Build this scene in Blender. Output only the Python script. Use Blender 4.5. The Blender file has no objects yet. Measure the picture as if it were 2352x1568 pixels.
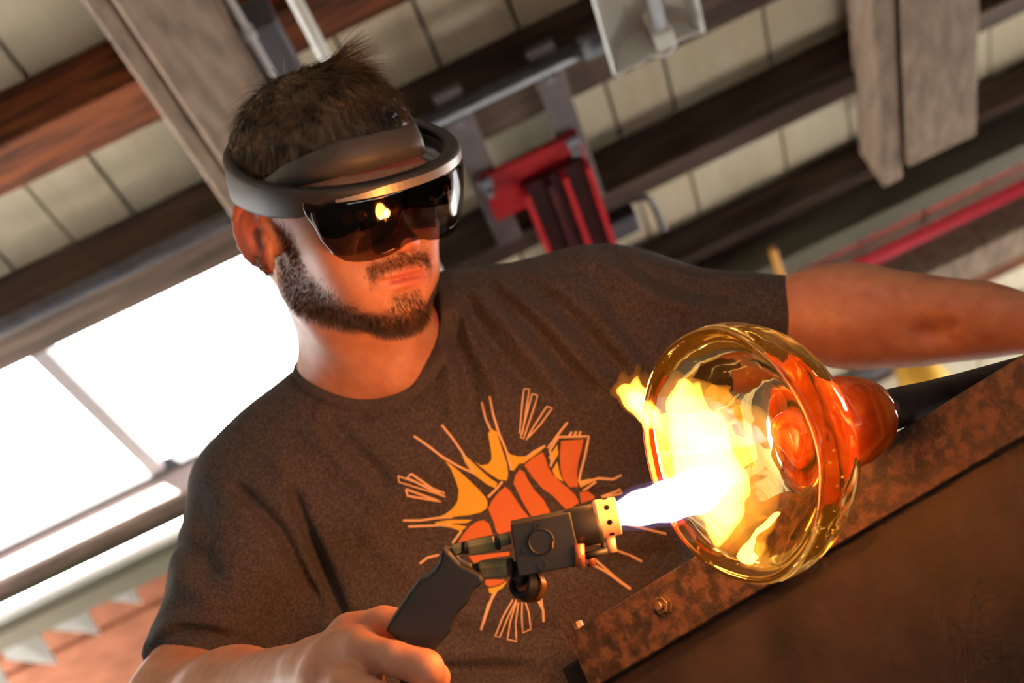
import bpy, bmesh, math, random
import numpy as np
from mathutils import Vector, Matrix
from mathutils.bvhtree import BVHTree
from mathutils.geometry import delaunay_2d_cdt

random.seed(7)
rng = np.random.default_rng(7)
scene = bpy.context.scene
COL = scene.collection

# ------------------------------------------------------------------ camera
FPX, IW, IH = 3700.0, 2352, 1568
PITCH, ROLL = math.radians(20.0), math.radians(25.6)
CAM = np.array((0.0, 0.0, 1.0))
_fw = np.array((0, math.cos(PITCH), math.sin(PITCH)))
_up0 = np.array((0, -math.sin(PITCH), math.cos(PITCH)))
_x0 = np.array((1.0, 0, 0))
_r = math.cos(ROLL) * _x0 - math.sin(ROLL) * _up0
_u = math.sin(ROLL) * _x0 + math.cos(ROLL) * _up0
M3 = np.stack([_r, _u, _fw], axis=1)          # lens axes (right, up, forward) -> world

cam_data = bpy.data.cameras.new('camera')
cam = bpy.data.objects.new('camera', cam_data)
COL.objects.link(cam)
cam_data.sensor_width = 36.0
cam_data.lens = FPX * 36.0 / IW
cam_data.clip_start = 0.05
mw = Matrix(((_r[0], _u[0], -_fw[0], CAM[0]), (_r[1], _u[1], -_fw[1], CAM[1]),
             (_r[2], _u[2], -_fw[2], CAM[2]), (0, 0, 0, 1)))
cam.matrix_world = mw
cam_data.dof.use_dof = True
cam_data.dof.focus_distance = 1.16
cam_data.dof.aperture_fstop = 7.0
scene.camera = cam

# ------------------------------------------------------------------ world and exposure
world = bpy.data.worlds.new('overcast_sky')
scene.world = world
world.use_nodes = True
_bg = world.node_tree.nodes['Background']
_bg.inputs['Color'].default_value = (0.93, 0.97, 1.0, 1)
_bg.inputs['Strength'].default_value = 11.5
sun_data = bpy.data.lights.new('sun', 'SUN'); sun_data.energy = 420.0; sun_data.angle = math.radians(2); sun_data.color = (1.0, .97, .93)
sun = bpy.data.objects.new('sun', sun_data); COL.objects.link(sun)
sun.rotation_euler = Vector((.56, .14, -.82)).to_track_quat('-Z', 'Y').to_euler()     # high, over the yard on the left
sun.location = (-8, 0, 10)
scene.view_settings.view_transform = 'Standard'
scene.view_settings.look = 'None'
scene.view_settings.gamma = 1.0
scene.view_settings.use_curve_mapping = False
scene.view_settings.exposure = 0.0
scene.cycles.use_denoising = True
scene.cycles.max_bounces = 8
scene.cycles.diffuse_bounces = 2
scene.cycles.glossy_bounces = 3
scene.cycles.transmission_bounces = 8
scene.cycles.transparent_max_bounces = 10
scene.cycles.volume_bounces = 0
scene.cycles.use_adaptive_sampling = True
scene.cycles.adaptive_threshold = .075
scene.cycles.adaptive_min_samples = 20
scene.cycles.caustics_reflective = True
scene.cycles.caustics_refractive = True
scene.cycles.sample_clamp_indirect = 6.0

# ------------------------------------------------------------------ helpers: points
def c(px, py, z):
    """a point seen at this place of the frame, z metres along the lens axis; lens axes"""
    return np.array(((px - IW / 2) / FPX * z, (IH / 2 - py) / FPX * z, z))
def w(p):
    return CAM + np.asarray(p) @ M3.T
def P(px, py, z):
    return w(c(px, py, z))
DOWN = np.array((0, 0, -1.0)) @ M3            # gravity in lens axes

def nrm(v):
    v = np.asarray(v, float)
    return v / np.linalg.norm(v)

# ------------------------------------------------------------------ helpers: objects
WL = {}
def empty(name, loc, label, cat, group=None):
    o = bpy.data.objects.new(name, None)
    o.empty_display_size = 0.05
    COL.objects.link(o)
    o.location = loc
    WL[o.name] = np.array(loc, float)
    tag(o, label, cat, group)
    return o
def tag(o, label=None, cat=None, group=None, kind=None):
    if label: o['label'] = label
    if cat: o['category'] = cat
    if group: o['group'] = group
    if kind: o['kind'] = kind
    return o
def build(name, verts, faces, mat, parent=None, smooth=False, attrs=None, fix=True):
    verts = np.asarray(verts, float)
    if parent is not None:
        base = WL[parent.name]
        loc = None
        origin = base
    else:
        lo, hi = verts.min(0), verts.max(0)
        origin = np.array(((lo[0] + hi[0]) / 2, (lo[1] + hi[1]) / 2, lo[2]))
    me = bpy.data.meshes.new(name)
    if isinstance(faces, np.ndarray):
        n = len(faces); k = faces.shape[1]
        me.vertices.add(len(verts)); me.vertices.foreach_set('co', (verts - origin).astype(np.float32).ravel())
        me.loops.add(n * k); me.loops.foreach_set('vertex_index', faces.astype(np.int32).ravel())
        me.polygons.add(n); me.polygons.foreach_set('loop_start', np.arange(0, n * k, k, dtype=np.int32))
        me.update(calc_edges=True)
    else:
        me.from_pydata((verts - origin).tolist(), [], [tuple(f) for f in faces])
        if fix:
            bm = bmesh.new(); bm.from_mesh(me)
            bmesh.ops.recalc_face_normals(bm, faces=bm.faces)
            bm.to_mesh(me); bm.free()
    if attrs:
        for an, av in attrs.items():
            at = me.attributes.new(an, 'FLOAT', 'POINT')
            at.data.foreach_set('value', np.asarray(av, np.float32))
    if mat is not None: me.materials.append(mat)
    if smooth:
        me.polygons.foreach_set('use_smooth', np.ones(len(me.polygons), bool))
    me.update()
    o = bpy.data.objects.new(name, me)
    COL.objects.link(o)
    if parent is not None:
        o.parent = parent
        WL[o.name] = np.array(WL[parent.name])
    else:
        o.location = origin
        WL[o.name] = origin
    return o
def bevel(o, wd, seg=2, angle=40):
    m = o.modifiers.new('bevel', 'BEVEL'); m.width = wd; m.segments = seg
    m.limit_method = 'ANGLE'; m.angle_limit = math.radians(angle)
    return o

# shapes: each returns (verts, faces) in the axes of the points given
def box_axes(center, ax, ay, az):
    """ax, ay, az are half-extent vectors"""
    v = [np.asarray(center) + sx * np.asarray(ax) + sy * np.asarray(ay) + sz * np.asarray(az)
         for sx in (-1, 1) for sy in (-1, 1) for sz in (-1, 1)]
    f = [(0, 1, 3, 2), (4, 6, 7, 5), (0, 4, 5, 1), (2, 3, 7, 6), (0, 2, 6, 4), (1, 5, 7, 3)]
    return np.array(v), f
def merge(*shapes):
    V, Fc, n = [], [], 0
    for v, f in shapes:
        V.append(np.asarray(v)); Fc += [tuple(i + n for i in q) for q in f]; n += len(v)
    return np.concatenate(V), Fc
def frame_of(d):
    d = nrm(d)
    a = np.array((0, 0, 1.0)) if abs(d[2]) < .9 else np.array((1.0, 0, 0))
    e1 = nrm(np.cross(d, a)); e2 = np.cross(d, e1)
    return e1, e2
def tube(pts, rad, seg=12, caps=True):
    pts = [np.asarray(p, float) for p in pts]
    if np.isscalar(rad): rad = [rad] * len(pts)
    V, Fc = [], []
    e1, e2 = frame_of(pts[1] - pts[0])
    for i, p in enumerate(pts):
        t = nrm(pts[min(i + 1, len(pts) - 1)] - pts[max(i - 1, 0)])
        e1 = nrm(e1 - t * np.dot(e1, t)); e2 = np.cross(t, e1)
        for k in range(seg):
            a = 2 * math.pi * k / seg
            V.append(p + rad[i] * (math.cos(a) * e1 + math.sin(a) * e2))
    for i in range(len(pts) - 1):
        for k in range(seg):
            k2 = (k + 1) % seg
            Fc.append((i * seg + k, i * seg + k2, (i + 1) * seg + k2, (i + 1) * seg + k))
    if caps:
        Fc.append(tuple(range(seg))); Fc.append(tuple((len(pts) - 1) * seg + k for k in range(seg)))
    return np.array(V), Fc
def lathe(center, axis, prof, seg=64, e1=None, phase=0.0, wob=None):
    """prof: (along, radius) pairs"""
    axis = nrm(axis); a1, a2 = frame_of(axis)
    if e1 is not None:
        a1 = nrm(np.asarray(e1) - axis * np.dot(e1, axis)); a2 = np.cross(axis, a1)
    V, Fc = [], []
    for j, (s, r) in enumerate(prof):
        for k in range(seg):
            a = 2 * math.pi * k / seg + phase
            rr = r * (1 + (wob(a, s) if wob else 0))
            V.append(np.asarray(center) + axis * s + rr * (math.cos(a) * a1 + math.sin(a) * a2))
    for j in range(len(prof) - 1):
        for k in range(seg):
            k2 = (k + 1) % seg
            Fc.append((j * seg + k, j * seg + k2, (j + 1) * seg + k2, (j + 1) * seg + k))
    if prof[0][1] > 1e-6: Fc.append(tuple(range(seg)))
    if prof[-1][1] > 1e-6: Fc.append(tuple((len(prof) - 1) * seg + k for k in range(seg)))
    return np.array(V), Fc
def slab(pts, back):
    """closed outline (list of 3d points) given depth along the vector back"""
    n = len(pts); pts = [np.asarray(p, float) for p in pts]
    V = pts + [p + np.asarray(back) for p in pts]
    Fc = [tuple(range(n)), tuple(range(2 * n - 1, n - 1, -1))]
    for k in range(n):
        k2 = (k + 1) % n
        Fc.append((k, k2, n + k2, n + k))
    return np.array(V), Fc
def W3(shape):
    v, f = shape
    return CAM + np.asarray(v) @ M3.T, f
def smooth_path(pts, n=8):
    pts = [np.asarray(p, float) for p in pts]
    out = []
    for i in range(len(pts) - 1):
        p0 = pts[max(i - 1, 0)]; p1 = pts[i]; p2 = pts[i + 1]; p3 = pts[min(i + 2, len(pts) - 1)]
        for k in range(n):
            t = k / n
            out.append(0.5 * ((2 * p1) + (p2 - p0) * t + (2 * p0 - 5 * p1 + 4 * p2 - p3) * t * t + (3 * p1 - p0 - 3 * p2 + p3) * t ** 3))
    out.append(pts[-1])
    return out
def smooth_loop(pts, n=6):
    pts = [np.asarray(p, float) for p in pts]; m = len(pts); out = []
    for i in range(m):
        p0, p1, p2, p3 = pts[i - 1], pts[i], pts[(i + 1) % m], pts[(i + 2) % m]
        for k in range(n):
            t = k / n
            out.append(0.5 * ((2 * p1) + (p2 - p0) * t + (2 * p0 - 5 * p1 + 4 * p2 - p3) * t * t + (3 * p1 - p0 - 3 * p2 + p3) * t ** 3))
    return out

# ------------------------------------------------------------------ helpers: materials
def lin(r, g, b):
    f = lambda v: (v / 255 / 12.92) if v / 255 <= .04045 else ((v / 255 + .055) / 1.055) ** 2.4
    return (f(r), f(g), f(b), 1)
def mat(name, col, rough=.6, metal=0., col2=None, scale=20., stretch=(1, 1, 1), detail=6., bump=0., bscale=None,
        spec=.5, ramp=(.35, .65), coat=0., sheen=0., dist=0., third=None):
    m = bpy.data.materials.new(name); m.use_nodes = True
    nt = m.node_tree; b = nt.nodes['Principled BSDF']
    b.inputs['Base Color'].default_value = col
    b.inputs['Roughness'].default_value = rough
    b.inputs['Metallic'].default_value = metal
    b.inputs['Specular IOR Level'].default_value = spec
    b.inputs['Coat Weight'].default_value = coat
    if sheen:
        b.inputs['Sheen Weight'].default_value = sheen
        b.inputs['Sheen Roughness'].default_value = .4
    tc = nt.nodes.new('ShaderNodeTexCoord'); mp = nt.nodes.new('ShaderNodeMapping')
    nt.links.new(tc.outputs['Object'], mp.inputs['Vector'])
    mp.inputs['Scale'].default_value = stretch
    if col2 is not None:
        n = nt.nodes.new('ShaderNodeTexNoise'); n.inputs['Scale'].default_value = scale
        n.inputs['Detail'].default_value = detail; n.inputs['Distortion'].default_value = dist
        nt.links.new(mp.outputs['Vector'], n.inputs['Vector'])
        r = nt.nodes.new('ShaderNodeValToRGB')
        r.color_ramp.elements[0].position = ramp[0]; r.color_ramp.elements[0].color = col
        r.color_ramp.elements[1].position = ramp[1]; r.color_ramp.elements[1].color = col2
        if third is not None:
            e = r.color_ramp.elements.new((ramp[0] + ramp[1]) / 2); e.color = third
        nt.links.new(n.outputs['Fac'], r.inputs['Fac'])
        nt.links.new(r.outputs['Color'], b.inputs['Base Color'])
    if bump:
        n2 = nt.nodes.new('ShaderNodeTexNoise'); n2.inputs['Scale'].default_value = bscale or scale
        n2.inputs['Detail'].default_value = 5
        nt.links.new(mp.outputs['Vector'], n2.inputs['Vector'])
        bp = nt.nodes.new('ShaderNodeBump'); bp.inputs['Strength'].default_value = bump
        bp.inputs['Distance'].default_value = .002
        nt.links.new(n2.outputs['Fac'], bp.inputs['Height'])
        nt.links.new(bp.outputs['Normal'], b.inputs['Normal'])
    return m
def window_glass(name, tint=(1, 1, 1, 1), refl=.06):
    m = bpy.data.materials.new(name); m.use_nodes = True
    nt = m.node_tree; nt.nodes.clear()
    out = nt.nodes.new('ShaderNodeOutputMaterial'); mx = nt.nodes.new('ShaderNodeMixShader')
    t = nt.nodes.new('ShaderNodeBsdfTransparent'); g = nt.nodes.new('ShaderNodeBsdfGlossy')
    t.inputs['Color'].default_value = tint; g.inputs['Roughness'].default_value = .03
    mx.inputs['Fac'].default_value = refl
    nt.links.new(t.outputs[0], mx.inputs[1]); nt.links.new(g.outputs[0], mx.inputs[2])
    nt.links.new(mx.outputs[0], out.inputs['Surface'])
    return m
def flame_volume(name, col, strength):
    m = bpy.data.materials.new(name); m.use_nodes = True
    nt = m.node_tree; nt.nodes.clear()
    out = nt.nodes.new('ShaderNodeOutputMaterial'); e = nt.nodes.new('ShaderNodeEmission')
    e.inputs['Color'].default_value = (*col, 1); e.inputs['Strength'].default_value = strength
    nt.links.new(e.outputs[0], out.inputs['Volume'])
    return m

# ------------------------------------------------------------------ helpers: organic surfaces
def smin(a, b, k):
    if k <= 0: return np.minimum(a, b)
    h = np.maximum(k - np.abs(a - b), 0) / k
    return np.minimum(a, b) - h * h * k * .25
def smax(a, b, k):
    return -smin(-a, -b, k)
def vlen(q): return np.sqrt(np.einsum('ij,ij->i', q, q))
class Rc:
    def __init__(s, a, b, ra, rb):
        s.a = np.asarray(a, float); s.b = np.asarray(b, float); s.ra = ra; s.rb = rb
        r = max(ra, rb)
        s.lo = np.minimum(s.a, s.b) - r; s.hi = np.maximum(s.a, s.b) + r
    def __call__(s, p):
        ba = (s.b - s.a).astype(np.float32); q = p - s.a.astype(np.float32)
        h = np.clip(q @ ba / np.float32(max(ba @ ba, 1e-12)), 0, 1)
        return vlen(q - h[:, None] * ba) - (np.float32(s.ra) + np.float32(s.rb - s.ra) * h)
class El:
    def __init__(s, ctr, rad, R=None):
        s.c = np.asarray(ctr, float); s.r = np.asarray(rad, float)
        s.R = None if R is None else np.asarray(R, float)
        m = s.r.max() if R is not None else s.r
        s.lo = s.c - m; s.hi = s.c + m
    def __call__(s, p):
        q = p - s.c.astype(np.float32); r = s.r.astype(np.float32)
        if s.R is not None: q = q @ s.R.T.astype(np.float32)
        q = q / r; k0 = vlen(q); k1 = vlen(q / r)
        return np.where(k1 > 1e-9, k0 * (k0 - 1) / np.maximum(k1, 1e-9), -s.r.min())
class Rb:
    """rounded box"""
    def __init__(s, ctr, half, rnd, R=None):
        s.c = np.asarray(ctr, float); s.h = np.asarray(half, float) - rnd; s.rnd = rnd
        s.R = None if R is None else np.asarray(R, float)
        m = np.linalg.norm(half)
        s.lo = s.c - m; s.hi = s.c + m
    def __call__(s, p):
        q = p - s.c
        if s.R is not None: q = q @ s.R.T
        q = np.abs(q) - s.h
        return np.linalg.norm(np.maximum(q, 0), axis=1) + np.minimum(q.max(1), 0) - s.rnd
class Half:
    """everything on the side the normal points to is outside"""
    def __init__(s, pt, n):
        s.p = np.asarray(pt, float); s.n = nrm(n); s.lo = s.hi = None
    def __call__(s, p):
        return (p - s.p.astype(np.float32)) @ s.n.astype(np.float32)
class Group:
    def __init__(s, O=None, R=None):
        s.ops = []; s.O = O; s.R = R; s.k_out = .01
    def add(s, prim, k=.01): s.ops.append(('u', prim, k)); return s
    def sub(s, prim, k=.005): s.ops.append(('s', prim, k)); return s
    def cut(s, prim, k=.002): s.ops.append(('c', prim, k)); return s
    def bounds(s):
        lo = np.min([p.lo for t, p, k in s.ops if t == 'u'], 0); hi = np.max([p.hi for t, p, k in s.ops if t == 'u'], 0)
        if s.R is None: return lo, hi
        cs = np.array([[(lo, hi)[i][0], (lo, hi)[j][1], (lo, hi)[k][2]] for i in (0, 1) for j in (0, 1) for k in (0, 1)])
        cs = s.O + cs @ s.R
        return cs.min(0), cs.max(0)
    def __call__(s, p):
        q = p if s.R is None else (p - np.asarray(s.O, np.float32)) @ s.R.T.astype(np.float32)
        d = None
        for t, pr, k in s.ops:
            v = pr(q)
            if d is None: d = v
            elif t == 'u': d = smin(d, v, k)
            elif t == 's': d = smax(d, -v, k)
            else: d = smax(d, v, k)
        return d
class Body:
    def __init__(s, groups, k=.02, post=None, margin=.04, ks=None):
        s.g = groups; s.k = k; s.ks = ks or [k] * len(groups); s.post = post; s.margin = margin
        bs = [g.bounds() for g in groups]
        s.bs = bs
        s.lo = np.min([b[0] for b in bs], 0) - .01; s.hi = np.max([b[1] for b in bs], 0) + .01
    def __call__(s, p):
        p = np.asarray(p, np.float32); d = np.full(len(p), 1.0, np.float32)
        for g, (lo, hi), k_ in zip(s.g, s.bs, s.ks):
            m = np.all((p > lo - s.margin) & (p < hi + s.margin), axis=1)
            if m.any():
                v = g(p[m]); d[m] = smin(d[m], v, k_)
        if s.post is not None:
            m = np.abs(d) < .03
            if m.any(): d[m] = s.post(p[m], d[m])
        return d
def surface(f, lo, hi, h, B=6):
    lo = np.asarray(lo); hi = np.asarray(hi)
    nc = np.ceil((hi - lo) / (h * B * 4)).astype(int); nb = nc * 4
    I = np.stack(np.meshgrid(*[np.arange(n) for n in nc], indexing='ij'), -1).reshape(-1, 3)
    d = f((lo + (I + .5) * B * 4 * h).astype(np.float32))
    I = I[np.abs(d) < 4 * B * h * 1.0 + .018]
    sub = np.stack(np.meshgrid(*[np.arange(4)] * 3, indexing='ij'), -1).reshape(-1, 3)
    I = (I[:, None] * 4 + sub[None]).reshape(-1, 3)
    d = f((lo + (I + .5) * B * h).astype(np.float32))
    I = I[np.abs(d) < B * h * 1.1 + .009]
    loc = np.stack(np.meshgrid(*[np.arange(B + 1)] * 3, indexing='ij'), -1).reshape(-1, 3)
    nodes = (I[:, None, :] * B + loc[None]).reshape(-1, 3)
    val = np.empty(len(nodes), np.float32)
    CH = 600000
    for i in range(0, len(nodes), CH):
        val[i:i + CH] = f((lo + nodes[i:i + CH] * h).astype(np.float32))
    n = len(I)
    val = val.reshape(n, B + 1, B + 1, B + 1)
    sg = val < 0
    cnt = np.zeros((n, B, B, B), np.int8)
    for dx in (0, 1):
        for dy in (0, 1):
            for dz in (0, 1):
                cnt += sg[:, dx:dx + B, dy:dy + B, dz:dz + B]
    bi, ci, cj, ck = np.nonzero((cnt > 0) & (cnt < 8))
    corner = {}
    for dx in (0, 1):
        for dy in (0, 1):
            for dz in (0, 1):
                corner[dx, dy, dz] = val[bi, ci + dx, cj + dy, ck + dz]
    acc = np.zeros((len(bi), 3)); num = np.zeros(len(bi))
    for ax in range(3):
        oth = [a for a in range(3) if a != ax]
        for p in (0, 1):
            for q in (0, 1):
                k0 = [0, 0, 0]; k0[oth[0]] = p; k0[oth[1]] = q; k1 = list(k0); k1[ax] = 1
                a = corner[tuple(k0)]; b = corner[tuple(k1)]
                m = (a < 0) != (b < 0)
                t = np.where(m, a / np.where(m, a - b, 1), 0)
                pt = np.zeros((len(bi), 3)); pt[:, oth[0]] = p; pt[:, oth[1]] = q; pt[:, ax] = t
                acc[m] += pt[m]; num[m] += 1
    G = I[bi] * B + np.stack([ci, cj, ck], 1)
    V = lo + (G + acc / num[:, None]) * h
    NN = (nb * B + 2).astype(np.int64)
    key = lambda g: (g[:, 0].astype(np.int64) * NN[1] + g[:, 1]) * NN[2] + g[:, 2]
    K = key(G); order = np.argsort(K); Ks = K[order]
    def look(g):
        kk = key(g); j = np.clip(np.searchsorted(Ks, kk), 0, len(Ks) - 1)
        return np.where(Ks[j] == kk, order[j], -1)
    Q = []
    for ax in range(3):
        o1, o2 = [(1, 2), (2, 0), (0, 1)][ax]
        k1 = [0, 0, 0]; k1[ax] = 1
        a = corner[0, 0, 0] < 0; b = corner[tuple(k1)] < 0
        for flip, m in ((False, a & ~b), (True, ~a & b)):
            g = G[m]
            e1 = np.zeros(3, int); e1[o1] = 1; e2 = np.zeros(3, int); e2[o2] = 1
            q = np.stack([look(g), look(g - e1), look(g - e1 - e2), look(g - e2)], 1)
            q = q[(q >= 0).all(1)]
            if flip: q = q[:, ::-1]
            Q.append(q)
    Q = np.concatenate(Q)
    # outward winding once the lens axes are turned into the world's (a mirrored set)
    return V, Q[:, ::-1]
def relax(V, Q, it=1, lam=.5):
    A = np.concatenate([Q[:, 0], Q[:, 1], Q[:, 2], Q[:, 3]]); Bq = np.concatenate([Q[:, 1], Q[:, 2], Q[:, 3], Q[:, 0]])
    I_, J_ = np.concatenate([A, Bq]), np.concatenate([Bq, A])
    n = np.maximum(np.bincount(I_, minlength=len(V)), 1)
    for _ in range(it):
        acc = np.stack([np.bincount(I_, weights=V[J_, k], minlength=len(V)) for k in range(3)], 1)
        V = V + lam * (acc / n[:, None] - V)
    return V

# ------------------------------------------------------------------ materials
M_board = mat('pale_board', lin(242, 230, 200), .75, col2=lin(220, 204, 172), scale=3.0, stretch=(6, .8, 6), bump=.15, ramp=(.3, .75))
M_board2 = mat('pale_board_aged', lin(234, 220, 190), .75, col2=lin(208, 190, 158), scale=3.0, stretch=(6, .8, 6), bump=.15, ramp=(.3, .75))
M_purlin = mat('red_brown_timber', lin(112, 60, 34), .75, spec=.12, col2=lin(46, 28, 20), scale=5.0, stretch=(.8, 7, 7), bump=.2, dist=1.2, ramp=(.38, .66))
M_purlin2 = mat('grey_brown_timber', lin(82, 66, 56), .8, spec=.1, col2=lin(52, 43, 37), scale=5.0, stretch=(.8, 7, 7), bump=.2, ramp=(.35, .68))
M_rafter = mat('weathered_timber', lin(122, 104, 90), .85, spec=.12, col2=lin(82, 71, 62), scale=5.0, stretch=(9, .9, 9), bump=.2, ramp=(.35, .7), third=lin(106, 88, 74))
M_steelgreen = mat('green_grey_steel', lin(74, 70, 56), .7, .0, spec=.15, col2=lin(70, 64, 52), scale=6)
M_galv = mat('galvanised_steel', lin(104, 104, 110), .6, .2, col2=lin(84, 84, 90), scale=30)
M_white = mat('white_enamel', lin(246, 243, 234), .4, col2=lin(238, 233, 222), scale=8)
M_tube = mat('lamp_tube_white', lin(236, 236, 240), .2)
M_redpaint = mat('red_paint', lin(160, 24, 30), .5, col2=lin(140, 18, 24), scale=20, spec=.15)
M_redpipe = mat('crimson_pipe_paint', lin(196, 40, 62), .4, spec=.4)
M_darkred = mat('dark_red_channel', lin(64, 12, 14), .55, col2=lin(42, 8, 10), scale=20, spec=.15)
M_greymetal = mat('grey_painted_metal', lin(96, 86, 86), .6, .1, col2=lin(80, 72, 72), scale=12, spec=.15)
M_greydark = mat('dark_grey_metal', lin(70, 68, 72), .5, .3, spec=.15)
M_terra = mat('terracotta_board', lin(104, 62, 42), .85, spec=.1, col2=lin(88, 50, 33), scale=6, stretch=(2, 2, 2))
M_roofing = mat('roofing_felt', lin(40, 38, 36), .9)
M_concrete = mat('concrete', lin(192, 190, 186), .85, col2=lin(174, 172, 168), scale=4)
M_floor = mat('stained_workshop_floor', lin(96, 92, 88), .8, col2=lin(82, 79, 76), scale=4)
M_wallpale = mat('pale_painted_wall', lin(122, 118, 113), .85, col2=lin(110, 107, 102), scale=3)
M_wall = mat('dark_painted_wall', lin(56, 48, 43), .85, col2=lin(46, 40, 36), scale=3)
M_frame = mat('window_frame_paint', lin(150, 142, 142), .6, col2=lin(136, 128, 128), scale=6)
M_blackish = mat('dark_glazing_bar', lin(40, 38, 38), .7, spec=.1)
M_sill = mat('weathered_sill_paint', lin(96, 84, 80), .8, spec=.1, col2=lin(86, 74, 70), scale=6)
M_glass = window_glass('window_pane_glass')
M_palegrey = mat('pale_grey_conduit', lin(196, 194, 192), .5)
M_yellow = mat('yellow_enamel', lin(236, 178, 62), .45)
M_wirewood = mat('ochre_wood', lin(180, 120, 40), .6)

# ------------------------------------------------------------------ the roof's own axes: u along the purlins, v down the slope, h above the eye
SLOPE = math.radians(12.1)
A_ = PITCH + SLOPE
DV = np.array((0, math.cos(SLOPE), -math.sin(SLOPE))); DN = np.array((0, math.sin(SLOPE), math.cos(SLOPE)))
HB = 2.4
sa, ca = math.sin(A_), math.cos(A_)
def R3(u, v, h): return CAM + u * _x0 + v * DV + h * DN
def v_at(y, h=HB):
    t = y / FPX; z = h / (t * ca + sa); return z * (ca - t * sa)
def h_at(y, v):
    t = y / FPX; return v * (sa + t * ca) / (ca - t * sa)
def uv(px, py, h):
    dx, dy = px - IW / 2, IH / 2 - py
    x = dx * math.cos(ROLL) + dy * math.sin(ROLL); y = -dx * math.sin(ROLL) + dy * math.cos(ROLL)
    t = y / FPX; z = h / (t * ca + sa)
    return x / FPX * z, z * (ca - t * sa)
def rbox(u0, u1, v0, v1, h0, h1):
    return box_axes(R3((u0 + u1) / 2, (v0 + v1) / 2, (h0 + h1) / 2), (u1 - u0) / 2 * _x0, (v1 - v0) / 2 * DV, (h1 - h0) / 2 * DN)

# floor and walls
floor = build('floor', *box_axes((0, 1.75, -.05), (3.6, 0, 0), (0, 4.45, 0), (0, 0, .05)), M_floor)
yard = build('yard', *box_axes((-13.62, 3.0, -.05), (10, 0, 0), (0, 14, 0), (0, 0, .05)), M_concrete)
tag(yard, 'pale sunlit concrete yard outside the open side of the workshop', 'yard', kind='structure')
yard2 = build('yard', *box_axes((13.62, 3.0, -.05), (10, 0, 0), (0, 14, 0), (0, 0, .05)), M_concrete)
tag(yard2, 'pale sunlit concrete yard beyond the right-hand opening', 'yard', kind='structure')
def wall(name, ctr, hx, hy, hz, label, m=None):
    o = build(name, *box_axes(ctr, (hx, 0, 0), (0, hy, 0), (0, 0, hz)), m or M_wall); tag(o, label, 'wall', kind='structure'); return o
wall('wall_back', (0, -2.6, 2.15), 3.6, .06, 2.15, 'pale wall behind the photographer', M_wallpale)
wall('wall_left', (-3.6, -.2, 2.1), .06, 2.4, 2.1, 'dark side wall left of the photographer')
wall('side_light_blocker', (-2.35, 3.2, .84), .05, 2.9, .84, 'dark unseen screen added to block side light on the man')  # added out of view: shades the man, lets yard light pass over to the boards
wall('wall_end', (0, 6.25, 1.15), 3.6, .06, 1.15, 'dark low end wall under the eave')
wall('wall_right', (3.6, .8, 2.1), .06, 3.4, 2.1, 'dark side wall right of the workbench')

# ceiling: boards, purlins, rafters, girder
ceil = empty('ceiling', R3(0, 2.5, HB), 'pale boarded ceiling on dark timber purlins and weathered rafters', 'ceiling')
tag(ceil, kind='structure')
SK_U0, SK_U1 = -1.86, -.465
SK_V0, SK_V1 = v_at(452), v_at(44)
edges = [-1.86]
uu = -1.86
marks = [-.919, -.775, -.629, -.44, -.25, -.06, .12, .31, .46, .611, .872, 1.065, 1.28]
edges = [-3.4, -2.4, -2.15, -1.9, -1.7, -1.5, -1.3, -1.1] + marks + [1.48, 1.7, 1.9, 2.15, 2.4, 3.4]
k = 0
for e0, e1 in zip(edges[:-1], edges[1:]):
    g = .004
    a, b = e0 + g, e1 - g
    spans = [(-2.6, 6.1)]
    if a < SK_U1 and b > SK_U0:
        spans = [(-2.6, SK_V0), (SK_V1, 6.1)]
    for s0, s1 in spans:
        dz = random.uniform(0, .004)
        o = build('board', *rbox(a, b, s0, s1, HB + dz, HB + .022 + dz), M_board if k % 3 else M_board2, ceil); k += 1
        if a < SK_U1 < b and len(spans) == 2:
            o2 = build('board', *rbox(SK_U1, b, SK_V0, SK_V1, HB + dz, HB + .022 + dz), M_board, ceil)
    
for n_, (a, b, s0, s1) in enumerate(((-3.6, SK_U0, -2.7, 6.2), (SK_U1, 3.6, -2.7, 6.2), (SK_U0, SK_U1, -2.7, SK_V0), (SK_U0, SK_U1, SK_V1, 6.2))):
    build('roof_sheet', *rbox(a, b, s0, s1, HB + .03, HB + .045), M_roofing, ceil)
def purlin(y_near, y_far, t, u0=-3.3, u1=3.3, m=M_purlin, name='purlin'):
    hb = HB - t
    v0, v1 = v_at(y_near, hb), v_at(y_far, hb)
    return bevel(build(name, *rbox(u0, u1, v0, v1, hb, HB), m, ceil), .004), v0, v1, hb
_, PV1, _, _ = purlin(913, 805, .135)
_, PV2, PV2b, PH2 = purlin(532, 442, .135, m=M_purlin2)
purlin(214, 172, .13, u0=-.44, m=M_purlin2)
_, PV4, _, PH4 = purlin(2, -24, .10, m=M_purlin2)
M_pdark = M_purlin
_, PV0, _, _ = purlin(1500, 1385, .115)
# rafters: wide weathered beams down the slope with a narrower strip beside each
HR = 2.15
def rafter(u0, u1, v0, v1, h0=HR, h1=HB - .11):
    return bevel(build('rafter', *rbox(u0, u1, v0, v1, h0, h1), M_rafter, ceil), .006)
rafter(-.190 * HR + .045, -.099 * HR, -2.5, 5.4)
rafter(-.190 * HR, -.190 * HR + .040, -2.5, 5.4, HR + .012)
VG = v_at(-24, HB - .1) + .01
VR = v_at(-34, HR)
rafter(.507 * HR + .012, .602 * HR, -2.5, VR)
rafter(.481 * HR, .507 * HR, -2.5, VR + .05, HR + .008)
# girder under the end of the right rafter
hg = h_at(-100, VG)
gd = bevel(build('girder', *rbox(-3.4, 3.4, VG, VG + .09, hg, HB - .02), M_steelgreen, ceil), .004)
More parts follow.
